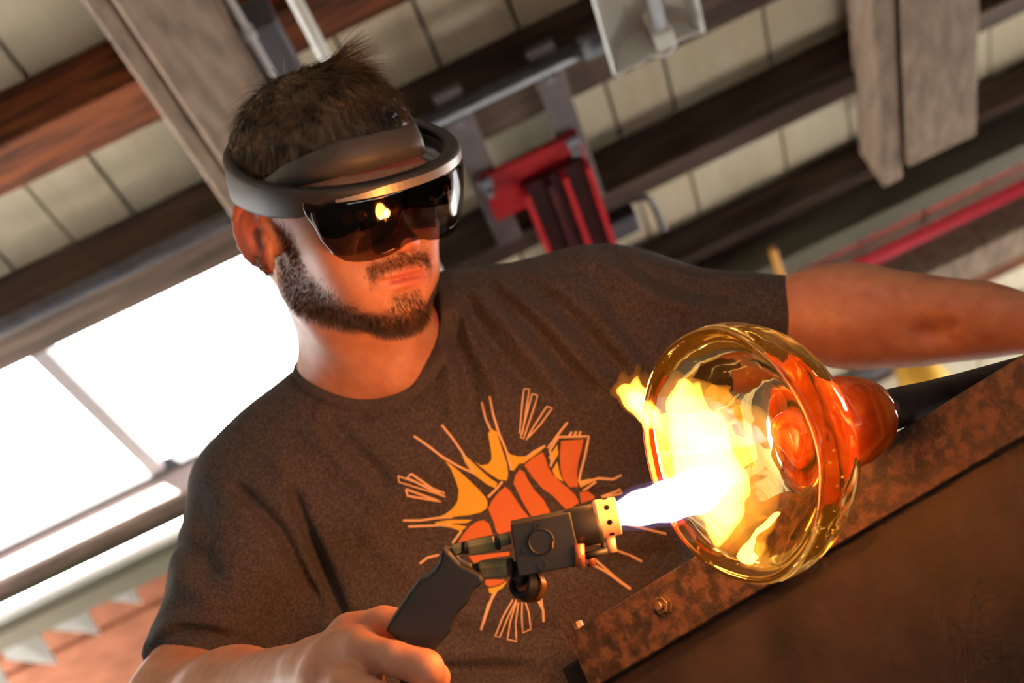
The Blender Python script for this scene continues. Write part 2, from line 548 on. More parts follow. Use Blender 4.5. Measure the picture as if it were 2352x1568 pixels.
# second timber girder farther down the slope, with a pale bottom edge
VB = VG + .42
hb2 = h_at(-272, VB)
bevel(build('girder', *rbox(-.3, 3.4, VB, VB + .16, hb2, HB - .06), M_rafter, ceil), .006)
purlin(-330, -352, .09, u0=.0, name='purlin')

# pale painted sill board along the lower side of the skylight
bevel(build('sill_board', *rbox(-3.3, -.42, PV4 - .022, PV4 - .002, HB - .095, HB - .004), M_sill, ceil), .003)
bevel(build('sill_trim', *rbox(-3.3, -.42, PV4 - .034, PV4 - .0225, HB - .018, HB + .02), M_blackish, ceil), .002)
# skylight
sk = empty('window_1', R3(-1.1, (SK_V0 + SK_V1) / 2, HB), 'bright white skylight of large panes in the sloping roof', 'window')
tag(sk, kind='structure')
for a, b in ((-1.86, -1.032), (-.995, SK_U1)):
    build('pane', *rbox(a, b, SK_V0, SK_V1, HB + .028, HB + .032), M_glass, sk)
bevel(build('mullion', *rbox(-1.034, -.992, SK_V0 - .02, SK_V1 + .02, HB - .015, HB + .05), M_frame, sk), .003)
bevel(build('frame', *merge(rbox(SK_U0, SK_U1, SK_V1 - .012, SK_V1 + .02, HB - .02, HB + .05),
                            rbox(SK_U0, SK_U1, SK_V0 - .03, SK_V0, HB - .006, HB + .05),
                            rbox(SK_U1, SK_U1 + .025, SK_V0, SK_V1, HB - .01, HB + .05)), M_frame, sk), .003)

# ------------------------------------------------------------------ pipes and fittings under the roof
def pipe(name, pts, r, m, label, cat='pipe', group=None, couplers=()):
    e = empty(name, pts[0], label, cat, group)
    build('tube', *tube(pts, r, 14), m, e, smooth=True)
    for q in couplers:
        d = nrm(pts[-1] - pts[0])
        build('coupling', *tube([q - d * r * 1.6, q + d * r * 1.6], r * 1.5, 14), m, e, smooth=True)
    return e
hp = HB - .16
vp = v_at(535, hp)
pipe('ceiling_pipe', [R3(-3.3, vp, hp), R3(uv(1372, 88, hp)[0], vp, hp)], .018, M_galv,
     'thin grey pipe clipped along the purlin above the skylight', couplers=[R3(uv(1362, 92, hp)[0], vp, hp)])
hp = hg + .02
vp = VG - .03
pipe('ceiling_pipe', [R3(-.1, v_at(-112, hp), hp), R3(3.3, v_at(-112, hp), hp)], .011, M_galv,
     'thin grey pipe under the girder, above the red pipe', couplers=[R3(uv(2208, 432, hp)[0], v_at(-112, hp), hp)])
hp = h_at(-186, VB - .035)
pipe('red_pipe', [R3(.0, v_at(-186, hp), hp), R3(3.3, v_at(-186, hp), hp)], .022, M_redpipe,
     'red painted pipe running along the timber girder at right')
hp = HB - .17
pipe('sill_pipe', [R3(-3.3, v_at(-58, hp), hp), R3(-.4, v_at(-58, hp), hp)], .022, M_white,
     'pale pipe just below the skylight sill')
# white conduit and thin grey conduit down the slope
hc = HR - .02
u1_, _ = uv(715, 70, hc)
pipe('white_conduit', [R3(u1_, .8, hc), R3(u1_, 4.2, hc)], .0125, M_white, 'straight white conduit passing behind the man\'s hair')
hc = HR + .02
u2_, v2_ = uv(570, 76, hc)
pipe('grey_conduit', [R3(u2_, .8, hc), R3(u2_, 3.9, hc)], .0085, M_palegrey, 'thin pale grey conduit beside the big left rafter',
     couplers=[R3(u2_, v2_, hc)])
# grey metal box on the purlin beside the conduit
ub, vb = uv(640, 130, HB - .18)
o = bevel(build('junction_box', *rbox(ub - .045, ub + .03, vb - .10, vb + .16, HB - .19, HB - .11), M_greydark), .006)
tag(o, 'dark grey metal box between the two conduits', 'box')

# fluorescent trough
hl = 1.86
uA, vA = uv(1413, 172, hl); uB, vB = uv(1619, 78, hl)
uc_, hw = (uA + uB) / 2, (uB - uA) / 2
vE = (vA + vB) / 2
lamp = empty('fluorescent_lamp', R3(uc_, vE, hl), 'white trough lamp with one unlit tube hanging under the roof', 'lamp')
prof = [(-hw, 0), (-hw * .8, .045), (-hw * .25, .075), (hw * .25, .075), (hw * .8, .045), (hw, 0)]
pv = prof + [(a * 1.03, b + .004) for a, b in prof[::-1]]
V = [R3(uc_ + a, vE - 1.25, hl + b) for a, b in pv] + [R3(uc_ + a, vE, hl + b) for a, b in pv]
n = len(pv)
Fq = [(i, (i + 1) % n, n + (i + 1) % n, n + i) for i in range(n)] + [tuple(range(n)), tuple(range(2 * n - 1, n - 1, -1))]
build('reflector', V, Fq, M_white, lamp)
endp = [(-hw, -.004), (-hw * .7, .006), (-hw * .45, .0), (-hw * .2, .008), (hw * .1, -.008), (hw * .3, .0), (hw * .45, .012), (hw * .7, .010), (hw, .006), (hw * .8, .05), (hw * .25, .08), (-hw * .25, .08), (-hw * .8, .05)]
for vv in (vE, vE - 1.25):
    build('end_plate', *slab([R3(uc_ + a, vv, hl + b) for a, b in endp], DV * .004), M_white, lamp)
ut = uc_ + hw * .18
build('tube', *tube([R3(ut, vE - 1.22, hl + .018), R3(ut, vE - .045, hl + .018)], .0135, 16), M_tube, lamp, smooth=True)
for v0, v1 in ((vE - .05, vE - .002), (vE - 1.25, vE - 1.2)):
    bevel(build('lamp_holder', *rbox(ut - .018, ut + .018, v0, v1, hl + .0, hl + .07), M_white, lamp), .004)
for vv in (vE - .3, vE - 1.0):
    build('hanger', *tube([R3(uc_, vv, hl + .075), R3(uc_, vv, HB)], .003, 8), M_galv, lamp)

# red hoist rail with end plate and grey straps
hr = HB - .135 - .0305
uP0, vP0 = uv(1105, 425, hr); uP1, vP1 = uv(1335, 335, hr); _, vP2 = uv(1150, 520, hr)
rail = empty('hoist_rail', R3((uP0 + uP1) / 2, vP0, hr), 'red overhead hoist rail with a red end plate and grey straps', 'hoist rail')
bevel(build('end_plate', *rbox(uP0, uP1, vP0 - .02, vP2 - .02, hr, hr + .015), M_redpaint, rail), .003)
um0, um1 = uP0 + (uP1 - uP0) * .34, uP0 + (uP1 - uP0) * .97
vr0 = vP0 + .05
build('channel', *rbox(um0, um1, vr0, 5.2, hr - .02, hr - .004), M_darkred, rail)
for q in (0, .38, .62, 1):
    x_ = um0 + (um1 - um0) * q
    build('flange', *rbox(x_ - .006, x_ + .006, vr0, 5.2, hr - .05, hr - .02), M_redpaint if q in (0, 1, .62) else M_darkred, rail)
for q in (.04, .93):
    x_ = uP0 + (uP1 - uP0) * q
    bevel(build('strap', *rbox(x_ - .03, x_ + .035, vP0 - .32, vP2 + .10, hr + .016, hr + .03), M_greymetal, rail), .003)
    for vv in (vP0 - .22, vP0 + .03):
        build('bolt', *lathe(R3(x_, vv, hr + .015), -DN, [(0, .012), (.03 if vv > vP0 else .012, .012)], 6), M_galv, rail)
for q in (.04, .93):
    x_ = uP0 + (uP1 - uP0) * q
    pass
for q in (.96, .06):
    x_ = uP0 + (uP1 - uP0) * q
    build('clip', *rbox(x_ - .02, x_ + .012, vP0 - .02, vP0 + .012, hr - .01, hr), M_galv, rail)
ub, vb = uv(1415, 505, HB - .13)
cl = empty('beam_clamp', R3(ub, vb, HB - .14), 'dark clamp with a hooked rod on the purlin beside the red rail', 'clamp')
bevel(build('body', *rbox(ub - .035, ub + .05, vb - .03, vb + .05, HB - .16, HB - .08), M_greydark, cl), .008)
build('hooked_rod', *tube(smooth_path([R3(ub + .05, vb - .03, HB - .12), R3(ub + .085, vb - .035, HB - .13), R3(ub + .10, vb + .0, HB - .14), R3(ub + .105, vb + .11, HB - .15)]), .008, 8), M_greydark, cl, smooth=True)

# terracotta boards and white roof louvres below the sill pipe
tb = empty('wall_far', R3(-1.2, v_at(-150), HB), 'terracotta boarding with pale louvres below the skylight', 'wall')
tag(tb, kind='structure')
vt0 = v_at(-70, HB - .03)
for i in range(5):
    bevel(build('panel', *rbox(-3.3, -.40, vt0 + i * .30, vt0 + i * .30 + .292, HB - .03 - .012 * (i % 2), HB - .012), M_terra, tb), .004)
for i in range(-1, 4):
    q4 = [(82, 1388), (186, 1402), (222, 1452), (104, 1436)]
    hh0 = HB - .085
    pts = []
    for (qx, qy), dh in zip(q4, (.0, .02, -.012, -.02)):
        u0, v0 = uv(qx - 97 * i + 6, qy + 70 * i - 4, hh0); pts.append(R3(u0, v0, hh0 + dh))
    bevel(build('louvre', *slab(pts, DN * .010), M_white, tb), .002)
    u0, v0 = uv(60 - 97 * i, 1404 + 70 * i, hh0 + .03)
    bevel(build('louvre_end', *box_axes(R3(u0, v0, hh0 + .03), _x0 * .022, DV * .012, DN * .03), M_white, tb), .003)
# clutter at the eave, seen under the arm
u0, v0 = uv(2143, 905, 2.14)
yl = empty('yellow_lamp_shade', R3(u0, v0, 2.14), 'yellow rounded lamp shade glimpsed under the outstretched arm', 'lamp shade')
build('shade', *lathe(R3(u0, v0, 2.12), np.array((-.15, 0, 1)), [(0, .070), (.03, .082), (.08, .078), (.14, .054), (.17, .03), (.178, .006)], 28), M_yellow, yl, smooth=True)
build('stem', *tube([R3(u0 - .03, v0, 2.27), R3(u0 - .03, v0, HB)], .008, 8), M_greydark, yl)
u0, v0 = uv(2005, 902, 2.3)
o = bevel(build('red_box', *rbox(u0 - .085, u0 + .085, v0 + .06, v0 + .16, 2.24, 2.30), M_redpaint), .02, 3)
tag(o, 'small red box glimpsed between glass neck and pipe', 'box')
for nm, (pa, pb), m_, lb in (('grey_tube', ((1890, 905), (2080, 812)), M_galv, 'grey slanting tube glimpsed under the arm'),
                       ('timber_strut', ((2000, 872), (2190, 777)), M_rafter, 'pale timber strut glimpsed under the arm')):
    ua, va = uv(*pa, 2.37); ub, vb = uv(*pb, 2.37)
    o = build(nm, *tube([R3(ua - .25, va, 2.37), R3(ub + .45, vb, 2.37)], .024, 10), m_, smooth=True)
    tag(o, lb, 'tube' if nm == 'grey_tube' else 'strut')
u0, v0 = uv(1775, 600, HB - .2)
o = build('ochre_peg', *tube([R3(u0 - .012, v0 - .14, HB - .25), R3(u0 + .012, v0 + .2, HB - .25)], .011, 8), M_wirewood)
tag(o, 'short ochre wooden peg above the rolled sleeve', 'peg')
# ------------------------------------------------------------------ person
def skin_material():
    m = bpy.data.materials.new('skin'); m.use_nodes = True
    nt = m.node_tree; b = nt.nodes['Principled BSDF']
    b.inputs['Roughness'].default_value = .5
    b.inputs['Subsurface Weight'].default_value = .12
    b.inputs['Subsurface Radius'].default_value = (.012, .005, .003)
    b.inputs['Subsurface Scale'].default_value = .6
    tc = nt.nodes.new('ShaderNodeTexCoord')
    n = nt.nodes.new('ShaderNodeTexNoise'); n.inputs['Scale'].default_value = 60; n.inputs['Detail'].default_value = 6
    nt.links.new(tc.outputs['Object'], n.inputs['Vector'])
    r = nt.nodes.new('ShaderNodeValToRGB')
    r.color_ramp.elements[0].position = .3; r.color_ramp.elements[0].color = lin(190, 122, 92)
    r.color_ramp.elements[1].position = .7; r.color_ramp.elements[1].color = lin(210, 146, 112)
    nt.links.new(n.outputs['Fac'], r.inputs['Fac'])
    last = r.outputs['Color']
    for an, col in (('lips', lin(178, 84, 76)), ('flush', lin(190, 78, 66)), ('beard', lin(92, 62, 48)), ('bristle', lin(60, 38, 28))):
        at = nt.nodes.new('ShaderNodeAttribute'); at.attribute_name = an
        mx = nt.nodes.new('ShaderNodeMixRGB'); mx.inputs['Color2'].default_value = col
        nt.links.new(at.outputs['Fac'], mx.inputs['Fac']); nt.links.new(last, mx.inputs['Color1'])
        last = mx.outputs['Color']
    nt.links.new(last, b.inputs['Base Color'])
    n2 = nt.nodes.new('ShaderNodeTexNoise'); n2.inputs['Scale'].default_value = 420; n2.inputs['Detail'].default_value = 3
    nt.links.new(tc.outputs['Object'], n2.inputs['Vector'])
    bp = nt.nodes.new('ShaderNodeBump'); bp.inputs['Strength'].default_value = .12; bp.inputs['Distance'].default_value = .001
    nt.links.new(n2.outputs['Fac'], bp.inputs['Height']); nt.links.new(bp.outputs['Normal'], b.inputs['Normal'])
    return m
M_skin = skin_material()
M_shirt = mat('heather_grey_cotton', lin(62, 54, 52), .95, col2=lin(90, 79, 75), scale=420, detail=3, ramp=(.35, .7), bump=.25, bscale=700, spec=.15, sheen=.08)
M_collar = mat('ribbed_cotton', lin(66, 58, 55), .95, col2=lin(86, 76, 72), scale=500, spec=.15, bump=.3, bscale=800)
M_hair = mat('brown_hair', lin(112, 84, 59), .55, col2=lin(48, 36, 28), scale=45, spec=.25)
M_beard = mat('brown_beard', lin(98, 68, 50), .5, col2=lin(62, 42, 32), scale=60, spec=.3)
M_denim = mat('dark_denim', lin(40, 46, 62), .9, col2=lin(30, 34, 48), scale=200)
M_shoe = mat('black_leather', lin(28, 26, 25), .5)
M_pyel = mat('print_yellow', lin(224, 178, 62), .8, spec=.2)
M_pora = mat('print_orange', lin(206, 112, 62), .8, spec=.2)
M_ppale = mat('print_pale_peach', lin(228, 182, 138), .8, spec=.2)

# --- head, in its own axes: x his left, y out of the face, z up; origin between the ears
YAW, NOD, TILT = math.radians(31), math.radians(13), math.radians(15)
f0 = np.array((math.sin(YAW), 0, -math.cos(YAW))); l0 = np.array((math.cos(YAW), 0, math.sin(YAW))); u0_ = np.array((0, 1.0, 0))
fh = math.cos(NOD) * f0 - math.sin(NOD) * u0_; uh = math.cos(NOD) * u0_ + math.sin(NOD) * f0
def rz(v, a): return np.array((v[0] * math.cos(a) - v[1] * math.sin(a), v[0] * math.sin(a) + v[1] * math.cos(a), v[2]))
HR_ = np.stack([rz(l0, TILT), rz(fh, TILT), rz(uh, TILT)])     # rows
HO = c(785, 492, 1.43)
def hl(x, y, z): return HO + np.array((x, y, z)) @ HR_         # head axes -> lens axes

head = Group(HO, HR_)
CC, CR = np.array((0, -.016, .042)), np.array((.075, .097, .080))     # skull
head.add(El(CC, CR))
head.add(El((0, .028, .004), (.060, .063, .080)), .03)
head.add(El((0, .028, -.052), (.045, .058, .040)), .025)
for s in (-1, 1):
    head.add(El((s * .036, .004, -.048), (.013, .028, .024)), .03)     # jaw corner
    head.add(El((s * .040, .056, -.018), (.019, .024, .018)), .02)    # cheekbone
    head.add(El((s * .031, .060, -.050), (.019, .026, .026)), .02)    # cheek
head.add(El((0, .076, -.083), (.024, .019, .016)), .018)
head.add(El((0, .072, -.054), (.032, .028, .028)), .02)
head.add(El((0, .080, .030), (.050, .014, .012)), .02)
for s in (-1, 1):
    head.sub(El((s * .031, .098, .006), (.018, .014, .012)), .012)
    head.add(El((s * .031, .077, .006), (.0125, .0125, .0125)), .002)
head.add(Rc((0, .085, .020), (0, .102, -.017), .007, .0095), .010)
head.add(El((0, .1035, -.0205), (.0112, .0095, .0090)), .008)
for s in (-1, 1):
    head.add(El((s * .0125, .096, -.024), (.0075, .010, .0075)), .006)
    head.sub(El((s * .006, .101, -.0325), (.004, .006, .0035)), .003)
head.add(El((0, .0945, -.0455), (.025, .0095, .0058)), .005)
head.add(El((0, .0925, -.0575), (.021, .0100, .0066)), .005)
head.sub(El((0, .106, -.0515), (.027, .010, .0012)), .0035)
head.sub(El((0, .102, -.0665), (.016, .007, .004)), .008)
ears = []
for s in (-1, 1):
    ear = Group(HO, HR_); ears.append(ear)
    a = math.radians(26)
    ex = np.array((s * math.cos(a), math.sin(a), 0)); ey = np.array((-s * math.sin(a), math.cos(a), .0))
    ez = nrm(np.array((0, -.16, .985))); ey = nrm(ey - ez * (ey @ ez)); ex = nrm(ex - ez * (ex @ ez) - ey * (ex @ ey))
    Re = np.stack([ex, ey, ez]); C0 = np.array((s * .079, -.014, -.006))
    E = lambda x, y, z: C0 + np.array((x, y, z)) @ Re
    ear.add(El(E(0, 0, .004), (.0045, .0170, .0290), Re), .006)
    ear.add(El(E(.001, .006, -.024), (.0045, .0085, .011), Re), .006)
    ear.add(El(E(-.010, .008, .0), (.010, .010, .020), Re), .008)
    rim = [E(.003 + .002 * math.sin(t), -.0160 * math.cos(t - .25) , .004 + .028 * math.sin(t - .25)) for t in np.linspace(-.9, 2.9, 10)]
    for p_, q_ in zip(rim[:-1], rim[1:]):
        ear.add(Rc(p_, q_, .0034, .0034), .0025)
    anti = [E(.003, -.009 * math.cos(t), .004 + .018 * math.sin(t)) for t in np.linspace(-1.1, 1.2, 5)]
    for p_, q_ in zip(anti[:-1], anti[1:]):
        ear.add(Rc(p_, q_, .0028, .0028), .003)
    ear.sub(El(E(.007, .004, -.002), (.009, .0075, .012), Re), .003)
    ear.add(El(E(.003, .0135, -.004), (.0045, .004, .006), Re), .004)

# --- neck and trunk, lens axes
e_up = nrm(-DOWN + np.array((-.06, -.02, 0))); e_lat = nrm(np.array((.89, .43, .10)) - e_up * np.dot((.89, .43, .10), e_up)); e_dep = np.cross(e_lat, e_up)
if e_dep[2] < 0: e_dep = -e_dep
TR = np.stack([e_lat, e_up, e_dep])
NB = c(858, 840, 1.535)
neck = Group()
neck.add(Rc(hl(0, -.028, -.035), c(850, 800, 1.53), .057, .060))
neck.add(Rc(hl(0, .010, -.045), c(872, 800, 1.50), .042, .048), .03)
neck.add(El(c(865, 850, 1.535), (.078, .055, .062), TR), .03)
neck.add(Rc(hl(-.048, -.02, -.060), c(885, 868, 1.475), .011, .008), .02)
neck.add(Rc(hl(.048, -.02, -.060), c(925, 860, 1.472), .011, .008), .02)
def trunk(o):
    g = Group()
    g.add(El(c(1120, 1190, 1.555), (.195 + o, .215 + o, .118 + o), TR))
    g.add(Rc(c(612, 1150, 1.515), c(838, 846, 1.55), .053 + o, .042 + o), .05)
    g.add(Rc(c(1400, 724, 1.575), c(1000, 770, 1.57), .0535 + o, .056 + o), .06)
    g.add(Rc(c(700, 1150, 1.54), c(1380, 830, 1.58), .080 + o, .080 + o), .07)
    g.add(Rc(c(790, 1330, 1.50), c(880, 1700, 1.42), .075 + o, .085 + o), .05)
    g.add(El(w_chest, (.18 + o, .25 + o, .115 + o), TR), .08)
    return g
w_chest = c(1085, 1120, 1.565) + DOWN * .30
torso = trunk(-.024)
torso.add(Rc(w_chest, w_chest + DOWN * .20, .10, .12), .05)

# --- his left arm (reaching right in the frame, towards the pipe)
armL = Group()
armL.add(Rc(c(1420, 722, 1.572), c(1700, 722, 1.565), .040, .028))
armL.add(Rc(c(1700, 722, 1.565), c(1830, 720, 1.56), .028, .0330), .01)
armL.add(Rc(c(1830, 720, 1.56), c(1900, 722, 1.558), .0330, .0405), .01)
armL.add(Rc(c(1900, 722, 1.558), c(1985, 726, 1.555), .0405, .0425), .03)
armL.add(Rc(c(1985, 726, 1.555), c(2120, 735, 1.54), .0425, .037), .03)
armL.add(Rc(c(2120, 735, 1.54), c(2240, 735, 1.525), .036, .030), .03)
armL.add(Rc(c(2240, 735, 1.525), c(2640, 772, 1.45), .029, .023), .03)
armL.add(El(c(2000, 790, 1.55), (.05, .014, .02)), .02)
armL.add(El(c(2250, 715, 1.51), (.045, .018, .018)), .02)
armL.sub(El(c(2140, 765, 1.495), (.016, .006, .012)), .02)

# --- his right arm (down to the torch)
armR = Group()
armR.add(Rc(c(605, 1150, 1.515), c(500, 1440, 1.425), .044, .042))
armR.add(Rc(c(500, 1440, 1.425), c(418, 1640, 1.345), .042, .044), .03)
armR.add(Rc(c(418, 1640, 1.345), c(545, 1630, 1.245), .044, .043), .03)
armR.add(Rc(c(545, 1630, 1.245), c(725, 1558, 1.10), .042, .0265), .03)

def hand(wrist, mcps, fingers, thumb, palm_extra=()):
    g = Group()
    g.add(Rc(wrist[0], (wrist[0] + mcps[1]) / 2, wrist[1], .020))
    for p_ in mcps:
        g.add(Rc(wrist[0] * .75 + p_ * .25, p_, .0185, .0118), .010)
    for p_ in palm_extra:
        g.add(p_, .012)
    for ch in fingers:
        for (a, ra), (b, rb) in zip(ch[:-1], ch[1:]):
            g.add(Rc(a, b, ra, rb), .0025)
    for i, ((a, ra), (b, rb)) in enumerate(zip(thumb[:-1], thumb[1:])):
        g.add(Rc(a, b, ra, rb), .010 if i == 0 else .0035)
    return g
# right hand, closed round the lower end of the torch grip
hR = hand((c(745, 1556, 1.085), .0215),
          [c(832, 1494, 1.022), c(798, 1572, 1.008), c(786, 1650, 1.008), c(790, 1722, 1.018)],
          [[(c(832, 1494, 1.022), .0120), (c(905, 1512, 1.002), .0108), (c(975, 1535, .994), .0118), (c(997, 1556, 1.022), .0100), (c(955, 1540, 1.055), .0094)],
           [(c(798, 1572, 1.008), .0125), (c(870, 1608, .992), .0110), (c(930, 1642, .984), .0120), (c(955, 1655, 1.015), .0102), (c(905, 1625, 1.05), .0096)],
           [(c(786, 1650, 1.008), .0120), (c(850, 1690, .995), .0105), (c(905, 1728, .988), .0114), (c(930, 1735, 1.018), .0098), (c(880, 1705, 1.05), .0092)],
           [(c(790, 1722, 1.018), .0110), (c(840, 1758, 1.006), .0095), (c(880, 1786, 1.0), .0100), (c(905, 1790, 1.025), .0088), (c(862, 1770, 1.05), .0082)]],
          [(c(758, 1535, 1.085), .018), (c(808, 1462, 1.078), .0158), (c(880, 1436, 1.072), .0125), (c(950, 1438, 1.068), .0115), (c(966, 1440, 1.066), .0095)],
          palm_extra=[El(c(785, 1575, 1.045), (.028, .034, .018)), Rc(c(745, 1540, 1.08), c(822, 1484, 1.035), .018, .013)])
# left hand, out of the frame, holding the blowpipe (placed below once the pipe's line is known)
GA = nrm(np.array((.803, .166, .574)))          # line of the blowpipe, away from the eye
G0 = c(1676, 1046, 1.045)                       # middle of the glass rim
hp_ = G0 + GA * .52
pe = nrm(np.cross(GA, (0, 1, 0))); pf = np.cross(GA, pe)
if pf[1] < 0: pf = -pf
if pe[2] > 0: pe = -pe
wr = c(2640, 772, 1.45)
def ring_pt(s, ang, r): return hp_ + GA * s + r * (math.cos(ang) * pf + math.sin(ang) * pe)
fl = []
for i, s in enumerate((.034, .012, -.010, -.030)):
    fl.append([(ring_pt(s, -.5, .034), .0135), (ring_pt(s, .75, .031), .0118), (ring_pt(s, 1.9, .026), .0105), (ring_pt(s, 2.8, .024), .0095)])
hLg = hand((wr, .024), [f_[0][0] for f_ in fl], fl,
           [((wr + hp_) / 2 , .018), (ring_pt(.055, -1.3, .032), .0145), (ring_pt(.062, -2.2, .027), .0125), (ring_pt(.055, -3.0, .024), .0105)])
# legs
hip = w_chest + DOWN * .22
legs = Group()
lat0 = nrm(e_lat - DOWN * np.dot(e_lat, DOWN))
zfloor = lambda p: (CAM + p @ M3.T)[2]
foot = []
for s in (-1, 1):
    a = hip + lat0 * s * .09
    hgt = zfloor(a)
    kn = a + DOWN * (hgt * .5) + np.array((0, 0, -.02)); an = a + DOWN * (hgt - .09)
    legs.add(Rc(a, kn, .082, .058), .03); legs.add(Rc(kn, an, .056, .040), .03)
    foot.append(an)

def body_post(p, d):
    return d
body = Body([head, neck, torso, armL, armR, hR, hLg] + ears, k=.018, ks=[.018] * 7 + [.006] * 2)
V, Q = surface(body, body.lo, body.hi, .0023)
V = relax(V, Q, 1, .35)
hq = (V - HO) @ HR_.T
near = (np.abs(hq) < .16).all(1)
x, y, z = hq.T
sst = lambda a, b, v: np.clip((v - a) / (b - a), 0, 1) ** 2 * (3 - 2 * np.clip((v - a) / (b - a), 0, 1))
def beard_mask(x, y, z):
    ax = np.abs(x)
    lip = np.exp(-((x / .026) ** 2 + ((z + .0515) / .0090) ** 2) ** 2) * (y > .07)
    mou = sst(.034, .027, ax) * sst(-.058, -.048, z + .25 * np.maximum(ax - .018, 0)) * sst(-.027, -.033, z + .2 * ax) * sst(.065, .08, y)
    gote = sst(.020, .012, ax) * sst(-.086, -.076, z) * sst(-.062, -.067, z) * sst(.06, .08, y) * .75
    chin = sst(-.074, -.083, z - .12 * np.maximum(ax - .02, 0) - .10 * np.maximum(.075 - y, 0)) * sst(-.02, .01, y)
    side = sst(.030, .042, ax) * sst(-.020, -.052, z + .55 * (y - .02)) * sst(-.030, -.005, y) * .8
    side2 = sst(.052, .060, ax) * sst(.02, -.01, z) * sst(-.002, .010, y) * sst(.040, .022, y) * .75
    m = np.maximum.reduce([mou, gote, chin, side, side2]) * (1 - np.clip(lip * 1.5, 0, 1))
    low = sst(-.112, -.094, z - .20 * np.maximum(ax - .03, 0) - .22 * np.maximum(.07 - y, 0))
    return np.clip(m * low, 0, 1)
beard = np.where(near, beard_mask(x, y, z), 0)
lips = np.where(near & (y > .075), np.exp(-((x / .0235) ** 2 + ((z + .0515) / .0080) ** 2) ** 2) * .75, 0)
flush = np.where(near, np.clip(np.where(np.abs(x) > .076, .5, 0) + np.where((z > .04) & (y > .05), .9, 0) + .35 * np.exp(-((x / .012) ** 2 + ((z + .03) / .02) ** 2)) * (y > .1), 0, 1), 0)
person = empty('person', (CAM + (hip @ M3.T)) * np.array((1, 1, 0)), 'man in a dark printed T-shirt and headset, steering a torch at hot glass', 'person')
bo = build('body', CAM + V @ M3.T, Q, M_skin, person, smooth=True, attrs={'beard': beard * .62, 'lips': lips, 'flush': flush, 'bristle': beard * 0})
HEADV, HEADQ = V, Q

# --- trousers and shoes
tb_ = Body([legs], k=.02)
tv, tq = surface(tb_, tb_.lo, tb_.hi, .012)
build('trousers', CAM + relax(tv, tq, 2) @ M3.T, tq, M_denim, person, smooth=True)
for an in foot:
    sg_ = Group(); fwd = nrm(np.array((0, 0, -1.0)) - DOWN * np.dot((0, 0, -1.0), DOWN))
    sg_.add(Rc(an + DOWN * .045, an + DOWN * .05 + fwd * .15, .042, .036)); sg_.add(Rc(an, an + DOWN * .05, .045, .044), .02)
    sg_.cut(Half(an + DOWN * .0885, DOWN), .004)
    b_ = Body([sg_]); sv, sq = surface(b_, b_.lo, b_.hi, .006)
    build('shoe', CAM + relax(sv, sq, 1) @ M3.T, sq, M_shoe, person, smooth=True)

# --- shirt
sh = trunk(.004)
sh.k_out = .03
LOOP = [c(*q) for q in ((760, 850, 1.475), (850, 880, 1.462), (925, 873, 1.46), (985, 825, 1.468), (1010, 745, 1.495), (1000, 662, 1.54),
                        (955, 625, 1.585), (860, 650, 1.615), (765, 705, 1.605), (705, 762, 1.565), (694, 803, 1.528), (718, 828, 1.497))]
lc = np.mean(LOOP, 0)
_, _, vt = np.linalg.svd(np.array(LOOP) - lc)
ln = vt[2] if vt[2][1] > 0 else -vt[2]
slv = Group()
slv.add(Rc(c(612, 1150, 1.515), c(566, 1300, 1.455), .060, .0585))
slv.add(Rc(c(566, 1300, 1.455), c(400, 1690, 1.345), .0585, .0505), .03)
ax_ = nrm(c(430, 1590, 1.375) - c(566, 1300, 1.455))
slv.cut(Half(c(446, 1580, 1.385), nrm(ax_ + np.array((-.10, .10, .0)))), .003)
slv2 = Group()
slv2.add(Rc(c(1400, 724, 1.575), c(1560, 724, 1.57), .0575, .0455))
slv2.add(Rc(c(1560, 724, 1.57), c(1900, 717, 1.56), .0455, .0362), .02)
slv2.add(El(c(1560, 860, 1.57), (.07, .05, .05)), .05)
slv2.cut(Half(c(1822, 718, 1.56), (.99, .10, -.10)), .003)

